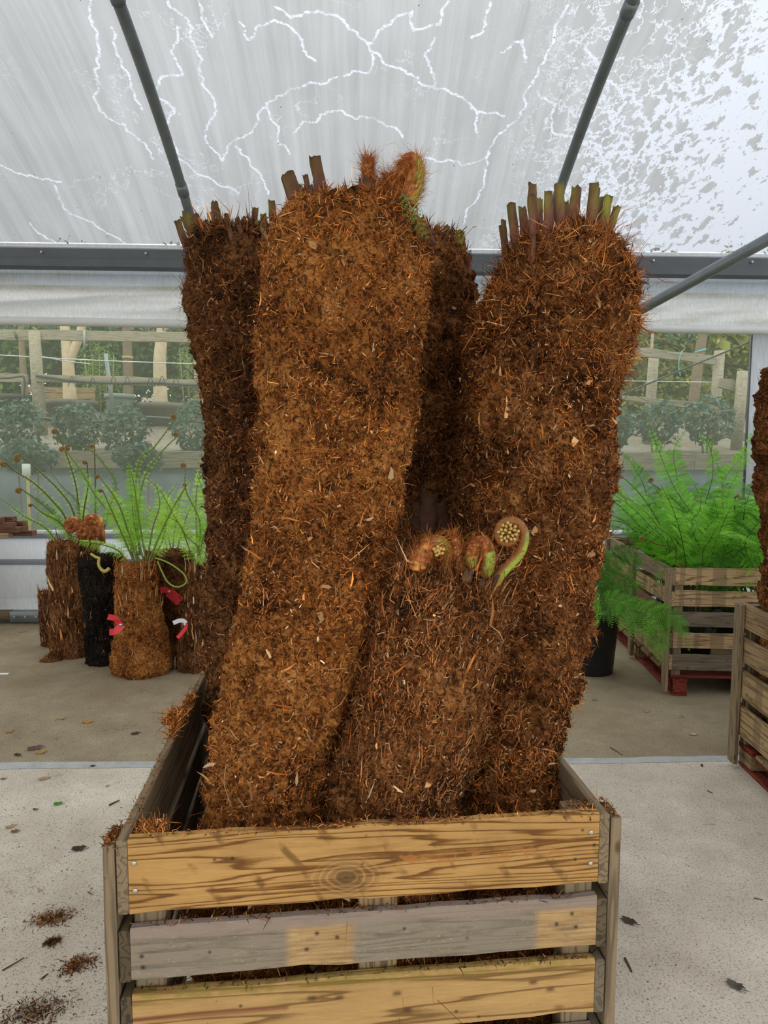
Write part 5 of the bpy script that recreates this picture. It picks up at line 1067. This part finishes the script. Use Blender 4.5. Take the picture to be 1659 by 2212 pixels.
# soil spills on the front slab: flat scatter beside the big crate
for i, ((u, v), r, lab) in enumerate([((110, 1985), .060, 'thin scatter of brown fibre on the pale slab beside the big crate'), ((112, 2035), .020, 'small dark clump of wet fibre on the pale slab'), ((70, 2190), .085, 'wide smear of dark soil on the pale slab'), ((165, 2085), .050, 'loose scatter of brown soil close to the big crate')]):
    c = G(u, v); n = int(260 + r * 6000); q = RNG.normal(0, 1, (n, 2)) * r * np.array([.62, .42]); ca, sa = .9, .35; q = np.c_[q[:, 0] * ca - q[:, 1] * sa, q[:, 0] * sa + q[:, 1] * ca]
    t_ = thing('soil_spill', lab, 'soil', (c[0], c[1], 0)); p = np.c_[c[0] + q[:, 0], c[1] + q[:, 1], RNG.uniform(.0005, .004, n)]
    add_fibres('fibres', t_, p, unit(RNG.normal(0, 1, (n, 3)) * [1, 1, .25]), np.tile([0, 0, 1.0], (n, 1)), RNG.gamma(2, .006, n), RNG.uniform(.0008, .0022, n), .2, palette('dark' if i in (1, 2) else 'brown', n) * .6)
# crumbs everywhere
def crumbs(n, region, pal, smin, smax, dens=None):
    parts = []; cc = []
    while len(parts) < n:
        u, v = RNG.uniform(region[0], region[1]), RNG.uniform(region[2], region[3]); p = G(u, v)
        g = flake_geo(p + np.array([0, 0, .0012]), np.array([0, 0, 1.0]), float(RNG.uniform(smin, smax)), 5, .35); parts.append(g); cc.append(np.repeat(palette(pal, 1) * .7, len(g[0]), 0))
    return merge(parts), np.vstack(cc)
(V, F), C0 = crumbs(900, (-40, 420, 1480, 2260), 'dark', .001, .0036); (V2, F2), C2 = crumbs(520, (1220, 1700, 1480, 2260), 'dark', .001, .0034); (V3, F3), C3 = crumbs(160, (-40, 400, 1500, 2250), 'brown', .002, .0055)
V, F = merge([(V, F), (V2, F2), (V3, F3)]); o = stuff(mk('floor_crumbs', V, F, M['dead_leaf'], None, False, np.vstack([C0, C2, C3]))); o['label'] = 'dark soil crumbs and fibre bits scattered over the concrete'; o['category'] = 'soil'
# fallen leaves, twigs
def leaf(label, px, size, colr, rot, lobed=True, grp='fallen leaves on the concrete', name='fallen_leaf'):
    c = G(*px); n = 18; r = np.random.default_rng(int(px[0] * 7 + px[1])); th = np.arange(n) / n * 2 * np.pi; rad = size * (0.62 + .38 * np.abs(np.cos(th)) + (0.16 * np.cos(th * 7) if lobed else 0) + r.normal(0, .04, n))
    size = size * 1.3; rad = rad * 1.3; x = np.cos(th) * rad; y = np.sin(th) * rad * .75; z = .003 + size * .10 + np.sin(th) * size * .10 + size * .20 * (np.cos(th * 2) * .5 + .5) * r.uniform(.3, 1.1) + r.uniform(0, .002, n)
    cr, sr = math.cos(rot), math.sin(rot); V = np.c_[x * cr - y * sr + c[0], x * sr + y * cr + c[1], z]; cen = np.array([[c[0], c[1], .004]]); V = np.vstack([V, cen, V - [0, 0, .001], cen - [0, 0, .001]])
    F = [(j, (j + 1) % n, n) for j in range(n)] + [(n + 1 + (j + 1) % n, n + 1 + j, 2 * n + 1) for j in range(n)] + [(j, n + 1 + j, n + 1 + (j + 1) % n, (j + 1) % n) for j in range(n)]
    t_ = thing(name, label, 'leaf', (c[0], c[1], 0), 0, grp); cc = np.repeat(np.array([colr]), len(V), 0) * r.uniform(.8, 1.2, (len(V), 1)); mk('blade', V, F, M['dead_leaf'], t_, False, cc)
    tube('stalk', [np.array([c[0] + cr * size * .9, c[1] + sr * size * .9, .004]), np.array([c[0] + cr * size * 1.5, c[1] + sr * size * 1.5, .006])], .0012, M['dead_leaf'], t_, 5, colors=np.array([colr, colr]) * .7); return t_
OR, BRN, DKB, GRN, TAN = (.38, .17, .05), (.20, .11, .055), (.055, .035, .024), (.07, .19, .02), (.34, .23, .11)
for a in [('orange oak leaf on the damp slab near the trunk group', (188, 1561), .024, OR, .2), ('tan leaf on the damp slab behind the orange oak leaf', (130, 1554), .018, TAN, .1), ('large purple-brown leaf just behind the grey floor joint', (76, 1618), .030, (.12, .07, .06), .5), ('yellow-brown leaf tucked against the purple-brown one', (87, 1627), .020, (.35, .22, .06), .3),
          ('dark curled leaf beside the purple-brown leaf', (38, 1632), .016, DKB, -.3), ('rusty leaf far out on the damp slab', (20, 1582), .016, OR, .8), ('tan leaf in front of the grey joint', (94, 1684), .017, TAN, .6), ('small brown leaf at the end of the joint strip', (7, 1684), .010, BRN, .2),
          ('pale brown leaf alone on the pale slab', (22, 1788), .014, TAN, .7), ('rust-brown leaf overlapping the pale brown leaf', (32, 1798), .013, (.19, .09, .05), .2), ('dark lobed oak leaf on the pale slab', (170, 1836), .022, DKB, .2), ('dark torn leaf by the side boards of the big crate', (292, 1586), .018, DKB, .5),
          ('black leaf scrap under the joint strip', (200, 1656), .010, DKB, .1), ('pale tan leaf in the gap between the crates', (1397, 1538), .014, TAN, .4), ('pale pink leaf near the joint by the lone-trunk crate', (1497, 1588), .016, (.42, .28, .18), .1), ('dark rolled leaf in front of the joint by the lone-trunk crate', (1516, 1655), .010, DKB, 1.0), ('black wet leaf beside the big crate, right of its post', (1358, 1992), .020, DKB, -.6),
          ('dark smeared leaf on the pale slab in the open', (1588, 2132), .020, (.09, .08, .06), -.7), ('pale chip of leaf by the polycarbonate base', (48, 1365), .020, TAN, .2), ('tan leaf scrap on the mossy strip', (88, 1373), .016, (.25, .19, .1), .4)]:
    leaf(*a)
for a in [('bright green leaf scrap on the pale slab', (125, 1738), .016, GRN, .2), ('round moss scrap beside the green leaf scrap', (76, 1750), .009, (.06, .14, .015), 0), ('fresh green leaflet near the joint strip', (232, 1699), .008, (.2, .33, .05), .5), ('green leaflet lying before the black pot', (1284, 1513), .014, (.10, .22, .04), .2)]: leaf(*a, lobed=False, grp='green scraps on the concrete')
def twig(label, px0, px1, r, colr=(.06, .035, .022), bend=.0):
    a, b = G(*px0), G(*px1); a[2] = b[2] = r; m = (a + b) / 2 + np.array([bend, bend, r * .3]); o = tube('twig', catmull([a, m, b], 9), np.linspace(r, r * .6, 9), M['stem'], None, 6, colors=np.repeat([colr], 9, 0)); tag(o, label, 'twig', 'twigs on the concrete')
twig('short dark stick on the pale slab near the big crate', (236, 1741), (258, 1731), .0045); twig('thin black twig bent across the pale slab', (5, 2098), (52, 2070), .0025, bend=.008); twig('curved dark twig by the soil smear', (90, 2116), (104, 2105), .003); twig('dark stick on the open slab right of the crate post', (1350, 2072), (1365, 2102), .004); twig('thin brown twig far out on the open slab', (1629, 1941), (1648, 1945), .002); twig('reddish twig on the slab by the lone-trunk crate', (1528, 1709), (1540, 1715), .003, (.16, .06, .03)); twig('pair of straws lying along the joint strip', (1318, 1615), (1345, 1632), .003, (.13, .08, .045)); twig('forked dark twig on the pale slab', (190, 1928), (200, 1934), .002)
# debris resting on the crate rim
p0 = np.array([A0[0], A0[1]]); e1 = np.array([math.cos(yaw0), math.sin(yaw0)]); n1 = np.array([-e1[1], e1[0]])
def rim(n, x0, x1, y0, y1, z, pal, L=.009):
    q = np.c_[RNG.uniform(x0, x1, n), RNG.uniform(y0, y1, n)]; p = np.c_[p0 + q[:, :1] * e1 + q[:, 1:] * n1, np.full(n, z) + RNG.uniform(0, .003, n)]
    return p, unit(RNG.normal(0, 1, (n, 3)) * [1, 1, .35] + [0, 0, .15]), RNG.gamma(2, L / 2, n), palette(pal, n)
ps = [rim(500, .02, 1.0, 0, .022, .914, 'rust'), rim(500, .35, .7, 0, .022, .914, 'brown'), rim(900, .008, .065, .024, .085, .902, 'rust', .012), rim(500, -.05, -.025, 0, .075, .902, 'brown'), rim(420, .95, 1.05, .0, .08, .906, 'brown'), rim(260, .0, .95, 0, .02, .721, 'brown'), rim(320, 0., 1., 0, .02, .575, 'dark'), rim(1200, -.026, 0, .5, .85, .912, 'rust', .014), rim(400, -.026, 0, .05, 1.3, .912, 'brown'), rim(700, -.06, -.02, .62, .74, .904, 'rust', .016)]
pp, dd_, ll, cc = [np.concatenate([x[i] for x in ps]) for i in range(4)]
V, F = fibre_geo(pp, dd_, np.tile([0, 0, 1.0], (len(pp), 1)), ll, np.full(len(pp), .0012), .2); o = stuff(mk('fibre_dust', V, F, M['fibre'], None, False, np.repeat(cc, 5, 0))); o['label'] = 'rusty fibre dust lying on the rim of the trunk crate'; o['category'] = 'fibre dust'
# straws stuck to trunk B
for lst in ([(488,1655),(484,1690),(492,1720),(503,1748)], [(497,1575),(505,1588),(517,1600)]):
    tube('straw', catmull([P(u, v, 1.47) for u, v in lst], 14), .0009, M['stem'], B['root'], 5, colors=np.repeat([[.42, .27, .12]], 14, 0))
# hanging roots visible through the slats
rp = p0 + e1 * .35 + n1 * .045
for info, n in ((B, 500), (E_, 700), (D, 400)):
    zs = RNG.uniform(.2, .85, n); i = np.clip((zs / info['cen'][-1][2] * info['cen'].shape[0] * .8).astype(int), 0, info['cen'].shape[0] - 1); j = RNG.integers(0, info['pts'].shape[1], n)
    p = info['pts'][i, j]; nn = info['nrm'][i, j]; add_fibres('hanging_roots', info['root'], p, unit(nn * .35 + np.array([0, 0, -1.0]) + RNG.normal(0, .35, (n, 3))), nn, RNG.gamma(3, .025, n), np.full(n, .0008), .16, palette('brown', n))

# ------------------------------------------------------------------ outdoors, behind the film
def terr(off): return 1.62 + (off - 1.3) * 0.135
n, m = 60, 30; so = np.linspace(-12, 12, n); oo = np.linspace(1.32, 14, m); SS, OO = np.meshgrid(so, oo)
Vt = W0 + SS[..., None] * WR + OO[..., None] * WN; Vt[..., 2] = terr(OO) + .04 * fbm(np.c_[SS.ravel() * 1.5, OO.ravel() * 1.5, np.zeros(SS.size)], 3, 2).reshape(SS.shape)
idx = np.arange(n * m).reshape(m, n); Ft = np.stack([idx[:-1, :-1], idx[:-1, 1:], idx[1:, 1:], idx[1:, :-1]], -1).reshape(-1, 4)
gr = struct(mk('ground_terrace', Vt.reshape(-1, 3), Ft, M['gravel'], None, True)); gr['label'] = 'raised gravel terrace outside the greenhouse film'
lg = struct(mk('ground_path', np.array([WP(s, o, -.02) for s, o in ((-12, .06), (12, .06), (12, 1.4), (-12, 1.4))]), [(0, 1, 2, 3)], M['gravel'])); lg['label'] = 'gravel strip outside the base panel'
# retaining face in membrane, crumpled
n, m = 200, 20; so = np.linspace(-10, 10, n); hh = np.linspace(-.05, 1.56, m); SS, HH = np.meshgrid(so, hh); off = 1.28 - .25 * (1 - HH / 1.6) + .05 * fbm(np.c_[SS.ravel() * 1.6, HH.ravel() * 3, np.zeros(SS.size)], 3, 5).reshape(SS.shape)
Vm = W0 + SS[..., None] * WR + off[..., None] * WN; Vm[..., 2] = HH; idx = np.arange(n * m).reshape(m, n); Fm = np.stack([idx[:-1, :-1], idx[:-1, 1:], idx[1:, 1:], idx[1:, :-1]], -1).reshape(-1, 4)
rw = struct(mk('wall_retaining', Vm.reshape(-1, 3), Fm, M['membrane'], None, True)); rw['label'] = 'bank faced with crumpled grey-blue membrane outside the film'
for k in range(7):
    wb = WP(-8.4 + k * 2.7, 1.27, 1.62); board(rw, 'sleeper', 2.695, .20, .10, tuple(wb - root_loc(rw)), (0, 0, WY), M['w_fence'], .004, 6, 60 + k)
def oput(u, v, off): return PW(u, v, off)
# fence: posts and rails
FO = 4.1
fe = thing('post_and_rail_fence', 'weathered post and rail fence with a hose tied along it, beyond the left film', 'fence', WP(S(75, 880, FO), FO, terr(FO)))
for u in (80, 432, 790, 1140):
    s = S(u, 800, FO); zt_, zb_ = Z(75, 716, FO), terr(FO) - .05; pts = [WP(s - .02, FO, zt_), WP(s, FO, (zt_ + zb_) / 2), WP(s + .03, FO, zb_)]
    tube('post', pts, [.085, .09, .095], M['w_fence'], fe, 12)
def rail(parent, u0, u1, v0, v1, hpx, off, mat=M['w_fence'], T=.05):
    a, b = PW(u0, v0, off), PW(u1, v1, off); L = np.linalg.norm(b - a); c = (a + b) / 2; ry = -math.asin((b - a)[2] / L)
    return board(parent, 'rail', L, hpx / FPX * (6.8 + off), T, tuple(c - root_loc(parent)), (0, ry, WY), mat, .006, 10, int(u0 + v0 + 500))
rail(fe, -60, 520, 722, 731, 20, FO + .08); rail(fe, -60, 60, 815, 817, 17, FO + .08); rail(fe, 78, 520, 816, 832, 16, FO - .08); rail(fe, 520, 1140, 731, 740, 18, FO + .08); rail(fe, 520, 1140, 832, 840, 16, FO + .08)
tube('hose', catmull([PW(u, v, FO - .14) for u, v in [(78, 812), (110, 816), (150, 822), (200, 826), (260, 828), (330, 827), (400, 831), (470, 833)]], 40), .022, M['hose'], fe, 7)
tube('hose', catmull([PW(u, v, FO - .14) for u, v in [(-20, 818), (20, 816), (46, 813), (52, 816), (53, 840), (48, 870)]], 30), .018, M['hose'], fe, 7)
for u in (115, 155, 200, 245, 275, 325, 350, 380): tube('tie', catmull([PW(u - 8, 834, FO - .18), PW(u, 812 + (u % 7), FO - .2), PW(u + 9, 836, FO - .18)], 9), .006, M['hose'], fe, 5)
for (u0, v0, u1, v1, md) in ((0, 767, 420, 786, 771), (85, 769, 195, 786, 774)):
    tube('twine', catmull([PW(u0, v0, FO + .3), PW((u0 + u1) / 2, (v0 + v1) / 2 + 2, FO + .3), PW(u1, v1, FO + .3)], 12), .008, M['twine'], fe, 5)
tube('strap', [PW(182, 714, FO + .02), PW(182, 735, FO), PW(182, 755, FO)], .016, M['bluepole'], fe, 6); tube('strap', [PW(31, 716, FO), PW(37, 732, FO - .02)], .02, M['hose'], fe, 6)
FR = 3.0
fr = thing('post_and_rail_fence', 'grey post and rail fence seen past the shaggy trunk, turquoise twine tied on it', 'fence', WP(S(1545, 860, FR), FR, terr(FR)))
for u, vt, off in ((1546, 758, FR), (1598, 802, FR - .7), (1405, 770, FR + .3)):
    s = S(u, 850, off); tube('post', [WP(s + .03, off, Z(u, vt, off)), WP(s - .02, off, terr(off) - .1)], .075, M['w_fence'], fr, 12)
rail(fr, 1300, 1545, 752, 778, 18, FR - .06); rail(fr, 1300, 1545, 855, 880, 12, FR + .06); rail(fr, 1552, 1640, 826, 848, 20, FR - .6); rail(fr, 1556, 1640, 935, 950, 18, FR - .6)
tube('twine', catmull([PW(u, v, FR - .14) for u, v in [(1474, 758), (1468, 772), (1466, 795), (1470, 812)]], 16), .007, M['bluetwine'], fr, 5)
tube('twine', catmull([PW(u, v, FR + .1) for u, v in [(1300, 822), (1420, 824), (1550, 826)]], 12), .006, M['twine'], fr, 5)

LEAFM = {}
def blob_foliage(parent, c, rx, ry, rz, n, size, cols, flat=.35, seed=0, shell=.55, name='foliage', zmax=None, asp=.45):
    r = np.random.default_rng(seed); d = unit(r.normal(0, 1, (n, 3))); rad = r.uniform(shell, 1, n) ** .6; rad = rad * (1 + .25 * fbm(d * 2.2, 2, seed))
    p = np.array(c) + d * rad[:, None] * np.array([rx, ry, rz])
    if zmax is not None: p = p[p[:, 2] < zmax]; n = len(p); d = d[:n]
    nn = unit(d * .8 + r.normal(0, .6, (n, 3)) + np.array([0, -.2, .5])); t = unit(np.cross(nn, r.normal(0, 1, (n, 3)))); b = np.cross(nn, t); s = size * r.uniform(.6, 1.3, (n, 1))
    V = np.stack([p - t * s, p + b * s * asp + nn * s * .1, p + t * s, p - b * s * asp + nn * s * .1], 1).reshape(-1, 3); F = np.arange(n * 4).reshape(n, 4); ca = np.array(cols)[r.integers(0, len(cols), n)] * r.uniform(.6, 1.35, (n, 1))
    return mk(name, V, F, M['leaf'], parent, False, np.repeat(ca, 4, 0))
# laurel-like shrubs on the terrace edge
SH = [(.045, .085, .055), (.06, .11, .075), (.09, .14, .11), (.03, .06, .035), (.13, .19, .16)]
shr = [(30, 915, 62, 50, 1.75, 'in front of the black tub'), (165, 920, 48, 55, 1.9, 'in front of the brown planter with the forked tree'), (270, 925, 52, 55, 1.8, 'in front of the grey-green bin'), (425, 920, 55, 60, 1.8, 'half hidden by the dark trunk of the crate'), (60, 985, 60, 35, .75, 'low, close to the film at the far end'), (1330, 925, 35, 40, 1.7, 'close beside the shaggy trunk'), (1420, 915, 46, 48, 2.0, 'under the turquoise twine'), (1530, 905, 56, 55, 1.9, 'below the bark-covered tree'), (300, 990, 45, 35, .75, 'low, close to the film behind the orange-brown tree fern')]
for i, (u, v, rx, rz, off, where) in enumerate(shr):
    c = PW(u, v, off); k = (6.8 + off) / FPX; t_ = thing('evergreen_shrub', 'dark glossy evergreen shrub ' + where, 'shrub', (c[0], c[1], (terr(off) if off > 1 else 0.0) - .02), 0, 'evergreen shrubs on the terrace edge')
    blob_foliage(t_, c, rx * k, .30, rz * k, 750, .042, SH, seed=70 + i)
    for q_ in range(3): tube('stem', [np.array([c[0] + (q_ - 1) * .04, c[1], (terr(off) if off > 1 else 0.0) - .05]), c + np.array([(q_ - 1) * .12, 0, rz * k * .4])], [.014, .007], M['bark'], t_, 6)
# planters and trees
def lathe(name, c, prof, mat, parent, ns=28):
    th = np.arange(ns) / ns * 2 * np.pi; V = np.array([(c[0] + r * math.cos(x), c[1] + r * math.sin(x), c[2] + z) for r, z in prof for x in th]); F = [(i * ns + j, i * ns + (j + 1) % ns, (i + 1) * ns + (j + 1) % ns, (i + 1) * ns + j) for i in range(len(prof) - 1) for j in range(ns)]
    return mk(name, V, F, mat, parent, True)
TO = 5.3
def potted_tree(label, u, v_rim, wpx, off, mat, paths, tm, hp=38, soilz=.02):
    k = (6.8 + off) / FPX; c = PW(u, v_rim, off); r = wpx / 2 * k; zg = terr(off); h = c[2] - zg; t_ = thing('potted_tree', label, 'tree', (c[0], c[1], zg))
    lathe('planter', (c[0], c[1], zg), [(0, 0), (r * .62, 0), (r * .92, h - .10), (r * 1.0, h - .09), (r * 1.02, h), (r * .93, h), (r * .9, h - .05), (0, h - .06)], mat, t_)
    for path, rad in paths: tube('trunk', catmull([PW(a, b, off) for a, b in path], 16), np.linspace(rad[0], rad[1], 16) * k, tm, t_, 12)
    top = PW(paths[0][0][-1][0], paths[0][0][-1][1], off); blob_foliage(t_, top + np.array([0, .3, .05]), .42, .4, .4, 260, .06, SH[:3] + [(.12, .2, .05)], seed=int(u), zmax=zg + 9)
    return t_
potted_tree('pale-barked tree with a forked trunk in a wide brown planter', 150, 866, 112, TO, M['bowl'], [([(152, 872), (149, 820), (146, 770), (141, 715), (138, 690)], (14, 9)), ([(147, 790), (160, 755), (172, 725), (178, 695)], (10, 8))], M['birch'])
potted_tree('pale-barked single-stem tree in a wide brown planter', 348, 872, 106, TO, M['bowl'], [([(347, 878), (346, 830), (345, 780), (349, 730), (352, 695)], (15, 11))], M['birch'])
potted_tree('tree in a black tub at the far end of the window', 30, 853, 75, TO + .4, M['pot'], [([(55, 860), (51, 810), (48, 760), (45, 700)], (7, 6))], M['bark'])
potted_tree('tree in a dark tub half hidden behind the crate trunks', 438, 865, 48, TO + .45, M['pot'], [([(440, 870), (432, 800), (428, 740), (424, 695)], (7, 6))], M['birch'])
bn = thing('bin', 'grey-green ribbed plastic bin between two brown planters', 'bin', WP(S(258, 870, TO - .3), TO - .3, terr(TO - .3)))
kc = PW(258, 852, TO - .3); kr = 29 * (6.8 + TO) / FPX; hb = kc[2] - terr(TO - .3); lathe('body', (kc[0], kc[1], terr(TO - .3)), [(0, 0), (kr * .8, 0), (kr * .92, hb - .07), (kr * .94, hb - .05), (0, hb - .06)], M['bin'], bn); lathe('rim', (kc[0], kc[1], terr(TO - .3)), [(kr * .92, hb - .08), (kr * 1.03, hb - .075), (kr * 1.03, hb), (kr * .95, hb), (kr * .92, hb - .05)], M['bin'], bn)
bt = thing('tree', 'brown-barked tree with a yellow band behind the grey-green bin', 'tree', WP(S(277, 850, TO + 1), TO + 1, terr(TO + 1))); tube('trunk', catmull([PW(u, v, TO + 1) for u, v in [(278, 890), (277, 840), (276, 780), (274, 730), (273, 690)]], 14), np.linspace(.10, .075, 14), M['bark'], bt, 12); tube('band', [PW(276, 770, TO + 1), PW(276, 776, TO + 1)], .10, M['cane'], bt, 12)
blob_foliage(bt, PW(273, 690, TO + 1) + np.array([0, .3, .2]), .7, .6, .5, 250, .06, SH, seed=5)
rt = thing('tree', 'rough grey-barked leaning tree behind the right-hand fence', 'tree', WP(S(1497, 880, FR + .8), FR + .8, terr(FR + .8))); tube('trunk', catmull([PW(u, v, FR + .8) for u, v in [(1494, 905), (1500, 850), (1509, 780), (1518, 720), (1522, 690)]], 14), np.linspace(.085, .07, 14), M['bark'], rt, 12); tube('tie', [PW(1512, 756, FR + .8), PW(1513, 760, FR + .8)], .085, M['bluetwine'], rt, 12)
blob_foliage(rt, PW(1522, 690, FR + .8) + np.array([0, .3, .1]), .7, .6, .4, 250, .055, SH, seed=6)
st = thing('stake', 'thin wooden stake among the shrubs beyond the right film', 'stake', WP(S(1402, 860, FR + .5), FR + .5, terr(FR + .5))); tube('pole', [PW(1400, 880, FR + .5), PW(1405, 790, FR + .5), PW(1410, 716, FR + .5)], .022, M['w_fence'], st, 8)
tube('tie', [PW(1407, 757, FR + .5), PW(1407, 760, FR + .5)], .026, M['red_tag'], st, 8)
bp = tag(tube('leaning_pole', [PW(244, 893, TO - .85), PW(236, 820, TO - .85), PW(228, 764, TO - .85)], .030, M['bluepole'], None, 8), 'grey-blue pole leaning in front of the grey-green bin', 'pole')
# pallets behind the forked tree
for j, (u0, u1, v, h_) in enumerate([(62, 205, 843, 13), (95, 205, 856, 9)]):
    po_ = TO + (.95, .64)[j]; a, b = PW(u0, v, po_), PW(u1, v, po_); k = (6.8 + po_) / FPX
    o = thing('pallet', ['upright pallet leaning behind the forked tree', 'flat pallet lying behind the forked tree'][j], 'pallet', (a[0], a[1], terr(po_)))
    for q_ in range(2): board(o, 'slat', np.linalg.norm(b - a), .10, .03, tuple((a + b) / 2 + np.array([0, 0, -q_ * .16]) - root_loc(o)), (0, 0, WY), M['w_pallet'], .003, 5, j * 9 + q_)
    for q_ in range(4): c = a + (b - a) * (q_ + .3) / 4; mk('block', *box_geo(c[0] - .05, c[0] + .05, c[1] + .016, c[1] + .10, terr(po_) - .05, c[2] + .04), M['w_pallet'], o)
# hoses and autumn leaves on the terrace
h1 = tag(tube('ground_hose', catmull([PW(u, v, 2.2) for u, v in [(60, 900), (110, 906), (180, 914), (270, 905), (310, 902), (370, 905), (440, 912)]], 40), .022, M['hose'], None, 7), 'black hose running across the gravel terrace', 'hose')
parts = []; cc = []
for _ in range(420):
    s, o_ = RNG.uniform(-4.6, 4.6), RNG.uniform(1.4, 4.6); p = WP(s, o_, terr(o_) + .035); parts.append(flake_geo(p, np.array([0, -.2, 1.0]), float(RNG.uniform(.02, .045)), 6, .05)); cc.append(np.repeat(np.array([[(.42, .20, .05), (.38, .27, .13), (.25, .13, .06), (.40, .30, .05)][RNG.integers(0, 4)]]) * RNG.uniform(.7, 1.2), 12, 0))
V, F = merge(parts); o = stuff(mk('leaf_litter', V, F, M['dead_leaf'], None, False, np.vstack(cc))); o['label'] = 'autumn leaf litter strewn over the gravel terrace'; o['category'] = 'leaf litter'
# plant label on a cane outside
lc = thing('cane_label', 'white plant label fixed on a bamboo cane just outside the film', 'plant label', (PW(62, 1100, .4)[0], PW(62, 1100, .4)[1], 0)); q0 = PW(59, 1015, .4); q1 = PW(64, 1150, .4); q1[2] = 0
tube('cane', [np.array([q1[0], q1[1], -.02]), q0], .016, M['cane'], lc, 8); k = 7.2 / FPX; mk('label_card', *box_geo(q0[0] - 9 * k, q0[0] + 9 * k, q0[1] - .022, q0[1] - .018, q0[2] - 13 * k, q0[2] + 13 * k), M['white_tag'], lc)
# hedge and trees closing the view
HD = [(.05, .10, .022), (.08, .15, .03), (.035, .07, .018), (.12, .20, .04)]; BM = [(.22, .34, .06), (.16, .27, .05), (.28, .40, .09)]; YL = [(.24, .25, .035), (.17, .20, .035), (.30, .28, .05), (.09, .13, .03)]
hed = [(-8.5, 8.2, 2.2, 'dark hedge tree beyond the far end of the left fence', HD), (-6.0, 8.4, 2.1, 'dark hedge tree behind the forked tree', [(.03, .06, .015), (.05, .09, .02)]), (-3.6, 8.6, 1.9, 'mid green hedge tree behind the grey-green bin', HD), (-1.2, 8.3, 2.0, 'green hedge tree hidden behind the crate trunks', HD), (1.2, 8.6, 2.0, 'green hedge tree past the shaggy trunk', HD), (3.3, 8.0, 2.0, 'broad green hedge tree behind the right-hand fence', HD), (5.6, 7.2, 2.0, 'yellow-green conifer behind the end of the right-hand fence', YL), (8.0, 8.0, 2.2, 'yellow-green conifer beyond the white end panel', YL)]
for i, (s, off, w, lab, cs) in enumerate(hed):
    zg = terr(off); c = WP(s, off, zg + 1.6); t_ = thing('hedge_tree', lab, 'tree', (c[0], c[1], zg), 0, 'hedge trees closing the view'); blob_foliage(t_, c, w * .85, .8, 1.85, 5200, .075, cs, seed=90 + i, shell=.2)
    tube('trunk', [np.array([c[0], c[1], zg - .1]), c], [.12, .06], M['bark'], t_, 8)
    core = unit(np.random.default_rng(i).normal(0, 1, (260, 3))); blob_foliage(t_, c, w * .75, .5, 1.7, 900, .22, cs, seed=190 + i, shell=.1, name='inner_foliage', asp=.8)
    blob_foliage(t_, WP(s, off - .2, zg + .45), w * .8, .5, .7, 1300, .075, cs, seed=290 + i, shell=.05, name='low_foliage')
for u, v, off, w in ((215, 800, 6.6, .45), (420, 790, 6.8, .4)):
    c = PW(u, v, off); t_ = thing('bamboo_bush', 'light green bamboo bush ' + ('between the two pale-barked trees' if u < 300 else 'behind the dark tub'), 'bush', (c[0], c[1], terr(off))); blob_foliage(t_, c, w, .35, .75, 900, .05, BM, seed=int(u), shell=.1, asp=.2)
    for q_ in range(5): tube('cane', [np.array([c[0] + (q_ - 2) * .1, c[1], terr(off) - .05]), c + np.array([(q_ - 2) * .14, 0, .3])], [.012, .008], M['cane'], t_, 6)
